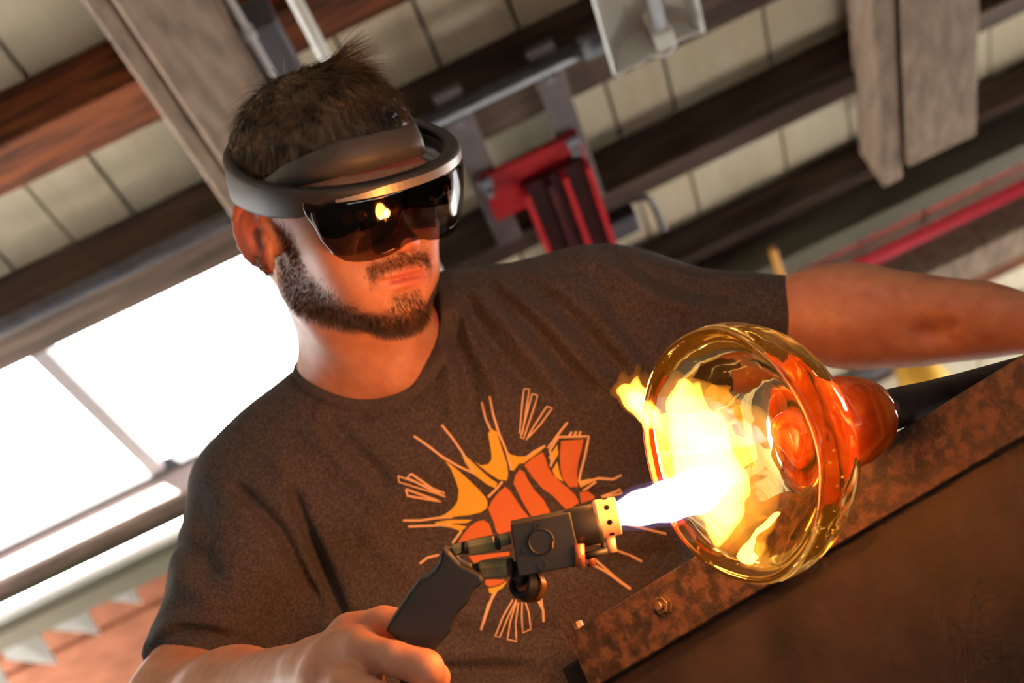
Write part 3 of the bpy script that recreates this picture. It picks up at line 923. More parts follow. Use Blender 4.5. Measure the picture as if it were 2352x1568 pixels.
# folds: (path in the frame, half width in metres, height in metres)
FOLDS = [
    ([(655, 1085), (690, 1180), (735, 1290), (790, 1420), (800, 1460)], .0060, -.010),
    ([(520, 1105), (580, 1150), (650, 1230), (700, 1330), (765, 1430)], .0060, -.0065),
    ([(610, 1040), (655, 1085), (672, 1150), (715, 1240)], .008, .004),
    ([(735, 950), (800, 1020), (860, 1080), (900, 1140)], .008, -.0045),
    ([(700, 960), (760, 1030), (850, 1130), (930, 1180)], .010, .0035),
    ([(395, 1250), (470, 1290), (500, 1330)], .010, -.004), ([(385, 1330), (440, 1350), (500, 1400)], .010, .004),
    ([(455, 1100), (470, 1200), (480, 1300), (500, 1400)], .010, -.003),
    ([(345, 1490), (400, 1452), (450, 1448), (540, 1468), (620, 1500)], .0055, -.0035),
    ([(350, 1470), (410, 1425), (470, 1425), (560, 1450)], .008, .004),
    # fan from the collar across the chest to the raised shoulder
    ([(1035, 640), (1075, 760), (1120, 850), (1170, 960)], .007, .0045),
    ([(1045, 650), (1110, 760), (1180, 850), (1260, 940)], .007, -.005),
    ([(1060, 640), (1150, 730), (1240, 840), (1330, 960)], .007, .005),
    ([(1090, 640), (1190, 720), (1290, 830), (1370, 920)], .007, -.005),
    ([(1120, 630), (1240, 720), (1340, 830), (1420, 910)], .007, .005),
    ([(1170, 620), (1290, 710), (1380, 800), (1440, 870)], .007, -.0045),
    ([(1230, 610), (1340, 700), (1430, 800), (1480, 870)], .008, .0045),
    ([(1330, 600), (1400, 680), (1450, 770), (1500, 840)], .009, -.004),
    ([(1390, 590), (1450, 640), (1530, 690), (1640, 720)], .008, .0045),
    ([(1420, 600), (1500, 640), (1600, 670), (1720, 680)], .007, -.004),
    ([(1030, 700), (1050, 800), (1085, 900), (1090, 1000)], .008, -.005),
    ([(1020, 780), (1035, 880), (1050, 980)], .009, .004),
    ([(1300, 1100), (1400, 1110), (1490, 1150)], .010, .004),
    ([(1330, 1130), (1420, 1140), (1500, 1180)], .008, -.0035),
    ([(1000, 1440), (1150, 1460), (1300, 1445)], .009, -.004),
    ([(900, 1545), (1050, 1540), (1250, 1535)], .008, -.006),
    ([(1380, 1300), (1460, 1280), (1560, 1270)], .008, -.004),
    ([(820, 1180), (900, 1280), (950, 1350)], .012, .003),
]
FOLDS = [(np.array([q for q in smooth_path([np.array((a, b, 0.)) for a, b in p_], 4)])[:, :2], wd, ht * 1.6) for p_, wd, ht in FOLDS]
def shirt_post(p, d):
    px = p[:, :2] / p[:, 2:3] * FPX; px[:, 0] += IW / 2; px[:, 1] = IH / 2 - px[:, 1]
    front = p[:, 2] < 1.60
    out = np.zeros(len(p))
    for path, wd, ht in FOLDS:
        wpx = wd * FPX / 1.48
        lo = path.min(0) - 3 * wpx; hi = path.max(0) + 3 * wpx
        m = np.nonzero(front & (px[:, 0] > lo[0]) & (px[:, 0] < hi[0]) & (px[:, 1] > lo[1]) & (px[:, 1] < hi[1]))[0]
        if not len(m): continue
        q = px[m]; best = np.full(len(m), 1e9); tt = np.zeros(len(m)); n = len(path) - 1
        for i in range(n):
            a, b = path[i], path[i + 1]; ba = b - a
            h = np.clip((q - a) @ ba / (ba @ ba), 0, 1)
            dd = np.hypot(*(q - a - h[:, None] * ba).T)
            up = dd < best
            best[up] = dd[up]; tt[up] = (i + h[up]) / n
        env = np.clip(np.minimum(tt, 1 - tt) * 5, 0, 1); env = env * env * (3 - 2 * env)
        out[m] += ht * env * np.exp(-(best / wpx) ** 2)
    # slow unevenness of hanging cloth
    out += .0016 * np.sin(p[:, 0] * 47 + p[:, 1] * 31) * np.sin(p[:, 1] * 53 - p[:, 0] * 23 + 1.3)
    return d - out
def shirt_final(p, d):
    d = shirt_post(p, d)
    q = (p - lc)
    # neck opening with its ribbed band and the stitch line round it
    dn = NECKHOLE(p)
    d = d - .0032 * sst(.0175, .0150, dn) + .0030 * np.exp(-((dn - .0185) / .0022) ** 2)
    return smax(d, -dn, .003)
lat_ = nrm(c(1005, 660, 1.53) - c(695, 800, 1.53)); lat_ = nrm(lat_ - ln * (lat_ @ ln)); fb_ = np.cross(ln, lat_)
if fb_[2] > 0: fb_ = -fb_
co = np.array([[(p_ - lc) @ lat_, (p_ - lc) @ fb_] for p_ in LOOP])
NECKHOLE = El(lc + ln * .03, ((co[:, 0].max() - co[:, 0].min()) / 2 * 1.06, (co[:, 1].max() - co[:, 1].min()) / 2 * 1.06, .075), np.stack([lat_, fb_, ln]))
shirt_sdf = Body([sh, slv, slv2], k=.035, post=shirt_final, margin=.08)
V, Q = surface(shirt_sdf, shirt_sdf.lo, shirt_sdf.hi, .0036)
V = relax(V, Q, 1, .4)
fdn = NECKHOLE(V[Q].mean(1)) < .0172
def sub_mesh(V, Q):
    u_, inv = np.unique(Q.ravel(), return_inverse=True)
    return CAM + V[u_] @ M3.T, inv.reshape(Q.shape)
shirt = build('shirt', *sub_mesh(V, Q[~fdn]), M_shirt, person, smooth=True)
tag(shirt, 'dark heather grey short-sleeved T-shirt')
build('collar', *sub_mesh(V, Q[fdn]), M_collar, shirt, smooth=True)
SHIRT_BVH = BVHTree.FromPolygons((CAM + V @ M3.T).tolist(), Q.tolist())
def on_shirt(px, py, lift):
    d = Vector(P(px, py, 1.0) - CAM).normalized()
    hit = SHIRT_BVH.ray_cast(Vector(CAM), d)
    if hit[0] is None: return None
    return np.array(hit[0]) + np.array(hit[1]) * lift

# --- the print: flat ink on the cloth
def z3(x, y): return (860 + x / 2.45, 860 + y / 2.45)
def ink(name, poly, m, lift=.0006, step=9.):
    poly = [np.array(q) for q in poly]
    pts = [Vector((float(q[0]), float(q[1]))) for q in poly]; n0 = len(pts)
    lo = np.min(poly, 0); hi = np.max(poly, 0)
    arr = np.array(poly)
    def inside(x, y):
        ins = False; j = n0 - 1
        for i in range(n0):
            xi, yi = arr[i]; xj, yj = arr[j]
            if (yi > y) != (yj > y) and x < (xj - xi) * (y - yi) / (yj - yi) + xi: ins = not ins
            j = i
        return ins
    for gx in np.arange(lo[0] + step / 2, hi[0], step):
        for gy in np.arange(lo[1] + step / 2, hi[1], step):
            if inside(gx, gy): pts.append(Vector((gx, gy)))
    res = delaunay_2d_cdt(pts, [], [list(range(n0))], 1, 1e-3)
    vs, fs = res[0], res[2]
    out = []; ok = True
    for v in vs:
        q = on_shirt(v[0], v[1], lift)
        if q is None: return None
        out.append(q)
    return out, [tuple(f) for f in fs]
def stroke(pts, wd):
    pts = [np.array(q, float) for q in pts]
    # densify
    dens = [pts[0]]
    for a, b in zip(pts[:-1], pts[1:]):
        k_ = max(1, int(np.hypot(*(b - a)) / 12))
        for i in range(1, k_ + 1): dens.append(a + (b - a) * i / k_)
    V2, F2 = [], []
    for i, p_ in enumerate(dens):
        t = dens[min(i + 1, len(dens) - 1)] - dens[max(i - 1, 0)]; t = t / max(np.hypot(*t), 1e-6); nn = np.array((-t[1], t[0]))
        V2 += [p_ + nn * wd / 2, p_ - nn * wd / 2]
    for i in range(len(dens) - 1): F2.append((2 * i, 2 * i + 1, 2 * i + 3, 2 * i + 2))
    out = []
    for v in V2:
        q = on_shirt(v[0], v[1], .0009)
        if q is None: return None
        out.append(q)
    return out, F2
YEL = [
    [(370, 470), (420, 500), (480, 545), (540, 600), (590, 650), (625, 690), (637, 715), (635, 750), (600, 775), (540, 790), (450, 800), (350, 808), (400, 785), (440, 755), (470, 710), (475, 650), (455, 590), (430, 530), (400, 490)],
    [(485, 432), (540, 482), (590, 530), (640, 575), (692, 612), (682, 640), (640, 622), (590, 585), (548, 555), (512, 500)],
    [(565, 490), (600, 512), (640, 505), (660, 478), (658, 440), (650, 390), (640, 335), (658, 308), (690, 322), (705, 380), (725, 440), (745, 500), (752, 560), (745, 597), (700, 592), (650, 560), (600, 522)],
    [(737, 422), (765, 450), (810, 462), (860, 460), (910, 430), (960, 405), (935, 430), (880, 470), (840, 500), (815, 500), (780, 545), (762, 500), (748, 460)],
    [(980, 465), (1028, 395), (1034, 450), (1000, 508)], [(1000, 540), (1028, 490), (1042, 555), (1062, 605), (1020, 580)],
    [(1150, 600), (1200, 588), (1260, 588), (1205, 612), (1158, 635)],
    [(340, 832), (420, 818), (550, 818), (520, 836), (430, 840), (500, 850), (522, 855), (490, 882), (430, 862), (350, 850)],
    [(640, 1205), (700, 1190), (750, 1160), (722, 1200), (690, 1220), (650, 1232)], [(1225, 935), (1285, 930), (1285, 960), (1225, 955)],
]
ORA = [
    [(640, 755), (660, 712), (700, 662), (735, 632), (758, 650), (790, 695), (830, 755), (868, 800), (884, 822), (770, 850), (768, 880), (700, 900), (684, 880), (672, 830)],
    [(470, 945), (500, 900), (540, 852), (580, 827), (615, 820), (645, 838), (662, 885), (668, 903), (570, 922), (500, 946)],
    [(782, 612), (792, 570), (816, 535), (842, 548), (862, 592), (900, 652), (950, 702), (985, 765), (990, 795), (895, 815), (866, 772), (826, 702)],
    [(842, 512), (890, 470), (945, 437), (962, 470), (976, 522), (1002, 562), (1042, 602), (1092, 642), (1130, 680), (1150, 722), (1120, 742), (1086, 772), (1060, 742), (1002, 682), (942, 640), (892, 582)],
    [(1050, 375), (1175, 365), (1165, 420), (1145, 500), (1140, 570), (1145, 630), (1100, 635), (1060, 590), (1046, 530), (1042, 450)],
    [(1152, 662), (1200, 655), (1240, 690), (1230, 705), (1162, 725)],
    [(530, 1020), (760, 998), (762, 1018), (660, 1032), (600, 1052), (560, 1062)],
    [(625, 1150), (742, 1155), (702, 1182), (650, 1196), (625, 1180)],
]
LINES = [
    [(222, 347), (300, 400), (380, 462), (470, 515), (560, 556)], [(380, 285), (440, 360), (490, 432), (560, 545)], [(607, 155), (628, 250), (655, 312)],
    [(652, 122), (670, 230), (700, 330), (742, 430), (770, 540)],
    [(838, 85), (870, 82), (832, 335), (816, 330), (838, 85)], [(885, 112), (920, 118), (838, 362), (822, 355), (885, 112)], [(968, 182), (1000, 190), (930, 285), (850, 370), (900, 285), (968, 182)],
    [(1085, 270), (1030, 340), (975, 415)], [(1110, 322), (1095, 346)], [(1136, 320), (1124, 344)], [(1160, 320), (1150, 342)],
    [(1035, 352), (1205, 348), (1185, 450), (1158, 560), (1150, 606)], [(1035, 352), (985, 430), (1000, 470), (990, 520)], [(1150, 612), (1260, 585), (1340, 592), (1388, 568)], [(1170, 652), (1245, 602)],
    [(1275, 690), (1380, 645), (1390, 664), (1280, 696)],
    [(135, 570), (395, 665), (390, 682), (140, 605), (135, 570)], [(208, 558), (398, 690), (185, 580), (208, 558)], [(178, 645), (375, 715), (186, 682), (178, 645)],
    [(160, 822), (260, 822), (350, 808), (440, 802)], [(190, 856), (340, 850), (430, 842)], [(255, 1065), (300, 1030), (365, 1015)], [(440, 950), (490, 882)],
    [(1410, 842), (1640, 898)], [(1340, 980), (1430, 1012), (1505, 1056)], [(1230, 1072), (1300, 1110), (1440, 1210)], [(1240, 1042), (1350, 1140), (1440, 1206)],
    [(690, 1212), (640, 1300), (600, 1435)], [(672, 1228), (640, 1320), (612, 1400)],
    [(780, 1265), (720, 1370), (680, 1472), (705, 1480), (745, 1380), (800, 1268)], [(800, 1280), (765, 1390), (748, 1492), (800, 1505), (795, 1400), (812, 1282)],
    [(832, 1282), (830, 1370), (835, 1452), (880, 1430), (870, 1340), (850, 1280)], [(905, 1140), (915, 1260), (950, 1325), (952, 1390)], [(930, 1130), (935, 1240), (946, 1320)],
    [(640, 690), (690, 640), (720, 602)], [(960, 402), (900, 432), (850, 470)],
]
parts_ = {}
for nm, polys, m_, lf in (('print_yellow', YEL, M_pyel, .0007), ('print_orange', ORA, M_pora, .0008)):
    for q in polys:
        r_ = ink(nm, [z3(*t) for t in q], m_, lf)
        if r_: build(nm, r_[0], r_[1], m_, shirt, smooth=True, fix=False)
for q in LINES:
    wd = 3.4 if (len(q) > 4 and (q[0] == q[-1] or len(q) == 6)) else 5.2
    r_ = stroke([z3(*t) for t in q], wd)
    if r_: build('print_line', r_[0], r_[1], M_ppale, shirt, smooth=True, fix=False)

# --- hair and beard: strands as thin tapering ribbons
def ribbons(name, roots, dirs, lens, bend, wid, m, parent, seg=4, side=None):
    n = len(roots)
    sd = np.cross(dirs, rng.normal(size=(n, 3))); sd /= np.linalg.norm(sd, axis=1)[:, None]
    V = np.empty((n, (seg + 1) * 2, 3)); 
    p_ = roots.copy(); d = dirs.copy()
    for i in range(seg + 1):
        t = i / seg
        wv = wid * (1 - .85 * t)
        V[:, 2 * i] = p_ + sd * wv[:, None] * .5; V[:, 2 * i + 1] = p_ - sd * wv[:, None] * .5
        d = d + bend / seg; d /= np.linalg.norm(d, axis=1)[:, None]
        p_ = p_ + d * (lens / seg)[:, None]
    base = (np.arange(n) * (seg + 1) * 2)[:, None]
    Fq = np.concatenate([base + np.array([2 * i, 2 * i + 1, 2 * i + 3, 2 * i + 2]) for i in range(seg)])
    o = build(name, CAM + V.reshape(-1, 3) @ M3.T, Fq, m, parent)
    return o
# scalp cap, then strands
def hairline(q):   # q: unit-sphere direction in head axes -> 1 where hair grows
    x, y, z = q.T
    h = np.where(y > 0, .06 + .02 * np.clip(y, 0, 1) ** 2, .06 - .80 * np.clip(-y, 0, 1))
    return z > h
th = rng.normal(size=(70000, 3)); th /= np.linalg.norm(th, axis=1)[:, None]
keep = hairline(th)
th = th[keep][:19000]
roots = CC + th * CR * 1.0
nn = th / CR; nn /= np.linalg.norm(nn, axis=1)[:, None]
# growth: from a crown whorl towards the forehead and sides, fringe brushed up and over
crown = np.array((.02, -.55, .83))
flow = th - crown; flow -= nn * (flow * nn).sum(1)[:, None]; flow /= np.linalg.norm(flow, axis=1)[:, None] + 1e-6
top = np.clip((th[:, 2] - .35) / .6, 0, 1)
sweep = np.array((.35, .25, .0))
lift_ = .28 + .50 * top + .25 * rng.random(len(th))
clump = np.sin(th[:, 0] * 23 + 3 * np.sin(th[:, 1] * 17)) * np.cos(th[:, 1] * 19 + 2 * np.sin(th[:, 2] * 21))
dirs = nn * (lift_ * .75)[:, None] + flow + sweep * top[:, None] + .20 * rng.normal(size=th.shape) + .75 * clump[:, None] * np.cross(nn, flow)
dirs /= np.linalg.norm(dirs, axis=1)[:, None]
lens = .018 + .028 * top + .007 * rng.random(len(th)) + .008 * clump * top
tuft = np.exp(-(((th - np.array((.10, .05, .99))) ** 2).sum(1)) / .03)
lens = lens + .014 * tuft
dirs = dirs + tuft[:, None] * np.array((.5, .1, .6)); dirs /= np.linalg.norm(dirs, axis=1)[:, None]
bend = flow * .7 - nn * .9 * (1 - tuft[:, None] * .8)
toc = lambda v: v @ HR_
hair = ribbons('hair', HO + toc(roots), toc(dirs), lens, toc(bend), np.full(len(th), .0011), M_hair, person, 5)
tag(hair, 'short tousled brown hair', kind='stuff')
cap = Group(HO, HR_); cap.add(El(CC + np.array((0, 0, .001)), CR + .0065))
capb = Body([cap], post=None)
cv, cq = surface(capb, capb.lo, capb.hi, .003)
ch_ = ((cv - HO) @ HR_.T - CC) / CR; ch_ /= np.linalg.norm(ch_, axis=1)[:, None]
hv = hairline(ch_)
fk = hv[cq].all(1)
cu = cv + .003 * (np.sin(ch_[:, 0:1] * 60 + 4 * np.sin(ch_[:, 1:2] * 31)) * np.cos(ch_[:, 1:2] * 47)) * ((cv - HO - toc(CC)) / .09)
hc_ = build('undercoat', CAM + cu @ M3.T, cq[fk], M_hair, hair, smooth=True)
# beard
fc = HEADV[HEADQ]
ctr = fc.mean(1); qh = (ctr - HO) @ HR_.T
ok = (np.abs(qh) < .16).all(1)
ctr = ctr[ok]; qh = qh[ok]; fq = fc[ok]
bm_ = beard_mask(*qh.T)
nrm_ = np.cross(fq[:, 2] - fq[:, 0], fq[:, 3] - fq[:, 1]); nrm_ /= np.linalg.norm(nrm_, axis=1)[:, None] + 1e-9
# make normals point away from the head's middle
sgn = np.sign(((ctr - HO - toc(np.array((0, .0, -.03)))) * nrm_).sum(1)); nrm_ *= sgn[:, None]
pr = bm_ ** 1.4; idx = rng.choice(len(ctr), 12000, p=pr / pr.sum())
jit = rng.random((len(idx), 2, 1))
rt = fq[idx, 0] + (fq[idx, 1] - fq[idx, 0]) * jit[:, 0] + (fq[idx, 3] - fq[idx, 0]) * jit[:, 1]
tj = rng.normal(size=rt.shape) * .0013; rt = rt + tj - nrm_[idx] * (tj * nrm_[idx]).sum(1)[:, None]
down_h = toc(np.array((0, .25, -1.0)))
dr = nrm_[idx] * .55 + down_h * .8 + .35 * rng.normal(size=rt.shape); dr /= np.linalg.norm(dr, axis=1)[:, None]
zz = qh[idx][:, 2]
ln_ = (.0035 + .0060 * np.clip((-.066 - zz) / .025, 0, 1) + .002 * rng.random(len(idx))) * (.5 + .5 * bm_[idx])
ln_ = np.where(zz > -.050, np.minimum(ln_, .0042), ln_)
bd = ribbons('beard', rt, dr, ln_, np.tile(down_h * .5, (len(rt), 1)), np.full(len(rt), .00050), M_beard, person, 3)
tag(bd, 'short dark brown beard and moustache', kind='stuff')
# ------------------------------------------------------------------ headset worn round the head
M_band = mat('matt_charcoal_plastic', lin(44, 40, 39), .55, col2=lin(40, 36, 35), scale=40)
M_trim = mat('brushed_grey_trim', lin(150, 140, 134), .38, .55)
M_black = mat('gloss_black', lin(10, 10, 12), .12, spec=.6)
M_pad = mat('grey_headband', lin(60, 56, 54), .55)
M_lens = window_glass('smoked_lens', (.44, .37, .33, 1), .07)
M_lensrim = mat('clear_rim', lin(170, 170, 168), .15)
RP, RR = -.168, .0917
RC = np.array((.0006, .0154, .0538))
r_e = np.array((0, math.cos(RP), math.sin(RP))); r_l = np.array((math.cos(RR), 0, math.sin(RR))); r_l = nrm(r_l - r_e * (r_l @ r_e))
r_n = np.cross(r_l, r_e)
if r_n[2] < 0: r_n = -r_n
def ring(tdeg, ax, ay, up=0., nn=.926, inn=0.):
    t = math.radians(tdeg); ct, st = math.cos(t), math.sin(t)
    q = math.copysign(abs(ct) ** nn, ct); s = math.copysign(abs(st) ** nn, st)
    p_ = RC + (ax - inn) * q * r_l + (ay - inn) * s * r_e + up * r_n
    return hl_(p_)
def hl_(p_): return HO + p_ @ HR_
AX, AY = .0968, .1139
def interp(x, xs, ys): return float(np.interp(x, xs, ys))
def ring_shell(secs, closed):
    """secs: list of closed cross-section loops (lists of lens-axis points)"""
    m_ = len(secs[0]); V = np.array([p_ for s in secs for p_ in s]); Fq = []
    n = len(secs)
    for i in range(n if closed else n - 1):
        i2 = (i + 1) % n
        for j in range(m_):
            j2 = (j + 1) % m_
            Fq.append((i * m_ + j, i * m_ + j2, i2 * m_ + j2, i2 * m_ + j))
    if not closed:
        Fq.append(tuple(range(m_))); Fq.append(tuple((n - 1) * m_ + j for j in range(m_)))
    return W3((V, Fq))
hs = empty('headset', w(hl_(RC)), 'dark visor headset with a ring band worn around the man\'s head', 'headset')
secs = []
for t in range(0, 360, 3):
    dl = abs(((t - 90 + 180) % 360) - 180)          # degrees away from the front
    h = interp(dl, [0, 38, 55, 75, 105, 140, 180], [.012, .012, .024, .027, .028, .027, .028])
    th_ = interp(dl, [0, 60, 100, 180], [.014, .013, .011, .012])
    dip = interp(dl, [0, 60, 90, 130, 180], [0, 0, -.003, -.011, -.014])
    secs.append([ring(t, AX, AY, -dip, inn=.001), ring(t, AX, AY, -.003 - dip), ring(t, AX, AY, -h + .004), ring(t, AX, AY, -h, inn=.003), ring(t, AX, AY, -h, inn=th_ - .002), ring(t, AX, AY, -.002 - dip, inn=th_), ring(t, AX, AY, -dip, inn=th_ - .0015)])
build('outer_band', *ring_shell(secs, True), M_band, hs, smooth=True)
secs = []
for t in range(20, 126, 3):
    tp = interp(t, [20, 100, 125], [-.0030, -.0034, -.0085])
    secs.append([ring(t, AX, AY, tp, inn=-.0006), ring(t, AX, AY, -.0105, inn=-.0010), ring(t, AX, AY, -.0105, inn=.003), ring(t, AX, AY, tp, inn=.003)])
build('front_trim', *ring_shell(secs, False), M_trim, hs)
def visor_h(t):
    return interp(abs(t - 90), [0, 4, 8, 13, 22, 30, 36, 42, 46, 49, 52], [.0530, .0538, .0570, .0592, .0610, .0602, .0580, .0510, .0420, .0290, .020])
secs = []
top0 = -.0085
NR = 10
vis_v = []
ts = np.linspace(38.5, 141.5, 90)
def vis_pt(t, f, off=0.):
    H = visor_h(t); d = top0 - (H - .004) * f
    bulge = -.0045 * math.sin(min(f, 1) * math.pi * .5) + .008 * f ** 2.2       # out at first, then in
    return ring(t, AX, AY, d, inn=.0005 + bulge + off)
V_ = []
for off in (0., .0022):
    for t in ts:
        for j in range(NR + 1): V_.append(vis_pt(t, j / NR, off))
n1 = len(ts); row = NR + 1; Fq = []
for s_ in (0, 1):
    o_ = s_ * n1 * row
    for i in range(n1 - 1):
        for j in range(NR):
            Fq.append((o_ + i * row + j, o_ + i * row + j + 1, o_ + (i + 1) * row + j + 1, o_ + (i + 1) * row + j))
o_ = n1 * row
for i in range(n1 - 1):
    for j in (0, NR): Fq.append((i * row + j, (i + 1) * row + j, o_ + (i + 1) * row + j, o_ + i * row + j))
for i in (0, n1 - 1):
    for j in range(NR): Fq.append((i * row + j, i * row + j + 1, o_ + i * row + j + 1, o_ + i * row + j))
vz = build('visor', *W3((np.array(V_), Fq)), M_lens, hs, smooth=True)
tag(vz, 'smoked see-through visor lens')
for t_ in (ts[0], ts[-1]):
    build('visor_edge', *W3(tube([vis_pt(t_, f_, .0011) for f_ in np.linspace(-.05, 1.0, 12)], .0021, 10)), M_black, hs, smooth=True)
# opaque sensor bar behind the upper half of the lens
V_ = []; ts2 = np.linspace(39.2, 140.8, 60)
for off in (.0042, .009):
    for t in ts2:
        for f in (0.0, .14, .28, interp(abs(t - 90), [0, 8, 30, 42, 50.8], [.40, .46, .54, .72, .98])): V_.append(vis_pt(t, f, off))
Fq = []; n1 = len(ts2); row = 4
for s_ in (0, 1):
    for i in range(n1 - 1):
        for j in range(row - 1): Fq.append((s_ * n1 * row + i * row + j, s_ * n1 * row + i * row + j + 1, s_ * n1 * row + (i + 1) * row + j + 1, s_ * n1 * row + (i + 1) * row + j))
for i in range(n1 - 1):
    for j in (0, row - 1): Fq.append((i * row + j, (i + 1) * row + j, n1 * row + (i + 1) * row + j, n1 * row + i * row + j))
for i in (0, n1 - 1):
    for j in range(row - 1): Fq.append((i * row + j, i * row + j + 1, n1 * row + i * row + j + 1, n1 * row + i * row + j))
bar = build('sensor_bar', *W3((np.array(V_), Fq)), M_black, hs)
M_sens = mat('amber_sensor_glass', lin(120, 70, 44), .12, .3, spec=.8)
for t in (121, 114, 66, 59):
    a = vis_pt(t, .30, .0040); b = vis_pt(t, .30, .0028)
    build('sensor', *W3(lathe(a, b - a, [(-.001, .0048), (.0008, .0048), (.0012, .0028)], 20)), M_sens, bar, smooth=False)
# display waveguide plates in front of the eyes
M_wave = window_glass('waveguide', (.80, .76, .72, 1), .05)
for t0, t1 in ((70, 86), (94, 110)):
    V_ = [vis_pt(t0, .46, .012), vis_pt(t1, .46, .012), vis_pt(t1, .86, .012), vis_pt(t0, .86, .012)]
    build('waveguide', *W3(slab(V_, (hl_(np.zeros(3)) - hl_(np.array((0, .0016, 0)))))), M_wave, hs)
# inner headband across the forehead
secs = []
for t in np.arange(64, 186, 3):
    b0 = interp(t, [64, 90, 120, 142, 165, 185], [.0055, .0075, .0065, .001, -.008, -.014])
    hh_ = interp(t, [64, 78, 120, 160, 180, 185], [.026, .025, .027, .019, .008, .006])
    inn = interp(t, [64, 90, 130, 185], [.018, .020, .0155, .0105])
    tilt_ = .006
    secs.append([ring(t, AX, AY, b0, inn=inn), ring(t, AX, AY, b0 + hh_ * .5, inn=inn + tilt_ * .3), ring(t, AX, AY, b0 + hh_, inn=inn + tilt_), ring(t, AX, AY, b0 + hh_ + .001, inn=inn + tilt_ + .002),
                 ring(t, AX, AY, b0 + hh_ * .5, inn=inn + tilt_ * .3 + .004), ring(t, AX, AY, b0, inn=inn + .004)])
ib = build('inner_headband', *ring_shell(secs, False), M_pad, hs, smooth=True)
secs = []
for t in np.arange(186, 425, 4):
    secs.append([ring(t, AX, AY, -.022, inn=.011), ring(t, AX, AY, -.004, inn=.011), ring(t, AX, AY, -.004, inn=.014), ring(t, AX, AY, -.022, inn=.014)])
build('rear_headband', *ring_shell(secs, False), M_pad, hs, smooth=True)

# ------------------------------------------------------------------ bench rail and plate
M_rust = mat('rusted_steel_bar', lin(98, 68, 47), .6, .3, col2=lin(50, 37, 30), scale=95, detail=10, bump=.7, bscale=160, ramp=(.40, .62), third=lin(70, 50, 38))
M_plate = mat('dark_steel_plate', lin(60, 46, 40), .6, .25, col2=lin(36, 28, 25), scale=16, detail=10, bump=.25, bscale=90, ramp=(.36, .64))
M_bolt = mat('worn_bolt_steel', lin(150, 124, 92), .42, .7, col2=lin(96, 74, 54), scale=120)
M_blacksteel = mat('black_steel', lin(28, 27, 30), .55, .2)
B0 = c(1299, 1459, 1.30); B1 = c(2352, 812, 1.085)
bd_ = B1 - B0; bd_ = bd_ - DOWN * (bd_ @ DOWN); 
bdir = nrm(B1 - B0)
bn = nrm(np.cross(bdir, DOWN))
if bn[2] > 0: bn = -bn                       # towards the eye
bdn = np.cross(bn, bdir)
if bdn @ DOWN < 0: bdn = -bdn
LEN = 1.05
bench = empty('workbench', w(B0 + bdir * .5 + DOWN * zfloor(B0 + bdir * .5)), 'rusty steel workbench with a bolted edge bar and a big plate', 'workbench')
def bb(s0, s1, d0, d1, n0, n1):
    return W3(box_axes(B0 + bdir * (s0 + s1) / 2 + bdn * (d0 + d1) / 2 + bn * (n0 + n1) / 2, bdir * (s1 - s0) / 2, bdn * (d1 - d0) / 2, bn * (n1 - n0) / 2))
bar_o = bevel(build('edge_bar', *bb(0, LEN, 0, .0475, -.010, 0), M_rust, bench), .0015, 2)
bevel(build('plate', *bb(.004, LEN, .006, .62, -.020, -.0105), M_plate, bench), .001)
for s, d in ((.096, .020), (.86, .020)):
    p0 = B0 + bdir * s + bdn * d
    bo_ = build('bolt', *W3(lathe(p0, bn, [(0, .0088), (.0012, .0088), (.0012, .0072), (.006, .0072), (.0064, .0064)], 6)), M_bolt, bench)
    build('stud', *W3(lathe(p0 + bn * .0064, bn, [(0, .0038), (.0035, .0038), (.0042, .003)], 14)), M_bolt, bo_, smooth=False)
for s in (.012,):
    p0 = B0 + bdir * s - bdn * .003 - bn * .004
    build('lug', *W3(lathe(p0 + bdn * .004, -bdn, [(0, .005), (.006, .005), (.0075, .003)], 8)), M_bolt, bench)
for s in (-.035, LEN - .06):
    p0 = B0 + bdir * s + bdn * .05 - bn * .05
    L_ = zfloor(p0)
    a, b = p0, p0 + DOWN * (L_ - .002)
    bevel(build('leg', *W3(box_axes((a + b) / 2, bdir * .02, (b - a) / 2, bn * .02)), M_blacksteel, bench), .003)
for s in (-.02,):
    bevel(build('bracket', *bb(-.034, .05, .016, .20, -.055, -.022), M_blacksteel, bench), .004)

# ------------------------------------------------------------------ blowpipe, hot glass
def glass_mat(name, col, rough=0.0, ior=1.5, glow=0.):
    m = bpy.data.materials.new(name); m.use_nodes = True
    nt = m.node_tree; nt.nodes.clear()
    out = nt.nodes.new('ShaderNodeOutputMaterial'); g = nt.nodes.new('ShaderNodeBsdfGlass')
    g.inputs['Color'].default_value = col; g.inputs['Roughness'].default_value = rough; g.inputs['IOR'].default_value = ior
    tc = nt.nodes.new('ShaderNodeTexCoord'); n = nt.nodes.new('ShaderNodeTexNoise'); n.inputs['Scale'].default_value = 26; n.inputs['Detail'].default_value = 1.5
    n.inputs['Distortion'].default_value = .6
    nt.links.new(tc.outputs['Object'], n.inputs['Vector'])
    bp = nt.nodes.new('ShaderNodeBump'); bp.inputs['Strength'].default_value = .25; bp.inputs['Distance'].default_value = .004
    nt.links.new(n.outputs['Fac'], bp.inputs['Height']); nt.links.new(bp.outputs['Normal'], g.inputs['Normal'])
    nt.links.new(g.outputs[0], out.inputs['Surface'])
    e = nt.nodes.new('ShaderNodeEmission'); e.inputs['Color'].default_value = (1.0, .36, .03, 1); e.inputs['Strength'].default_value = glow
    if glow: nt.links.new(e.outputs[0], out.inputs['Volume'])
    return m
M_clear = glass_mat('clear_hot_glass', (1.0, .87, .62, 1), glow=.6)
M_bubble = glass_mat('bubble_air', (1, 1, 1, 1), ior=1.4)
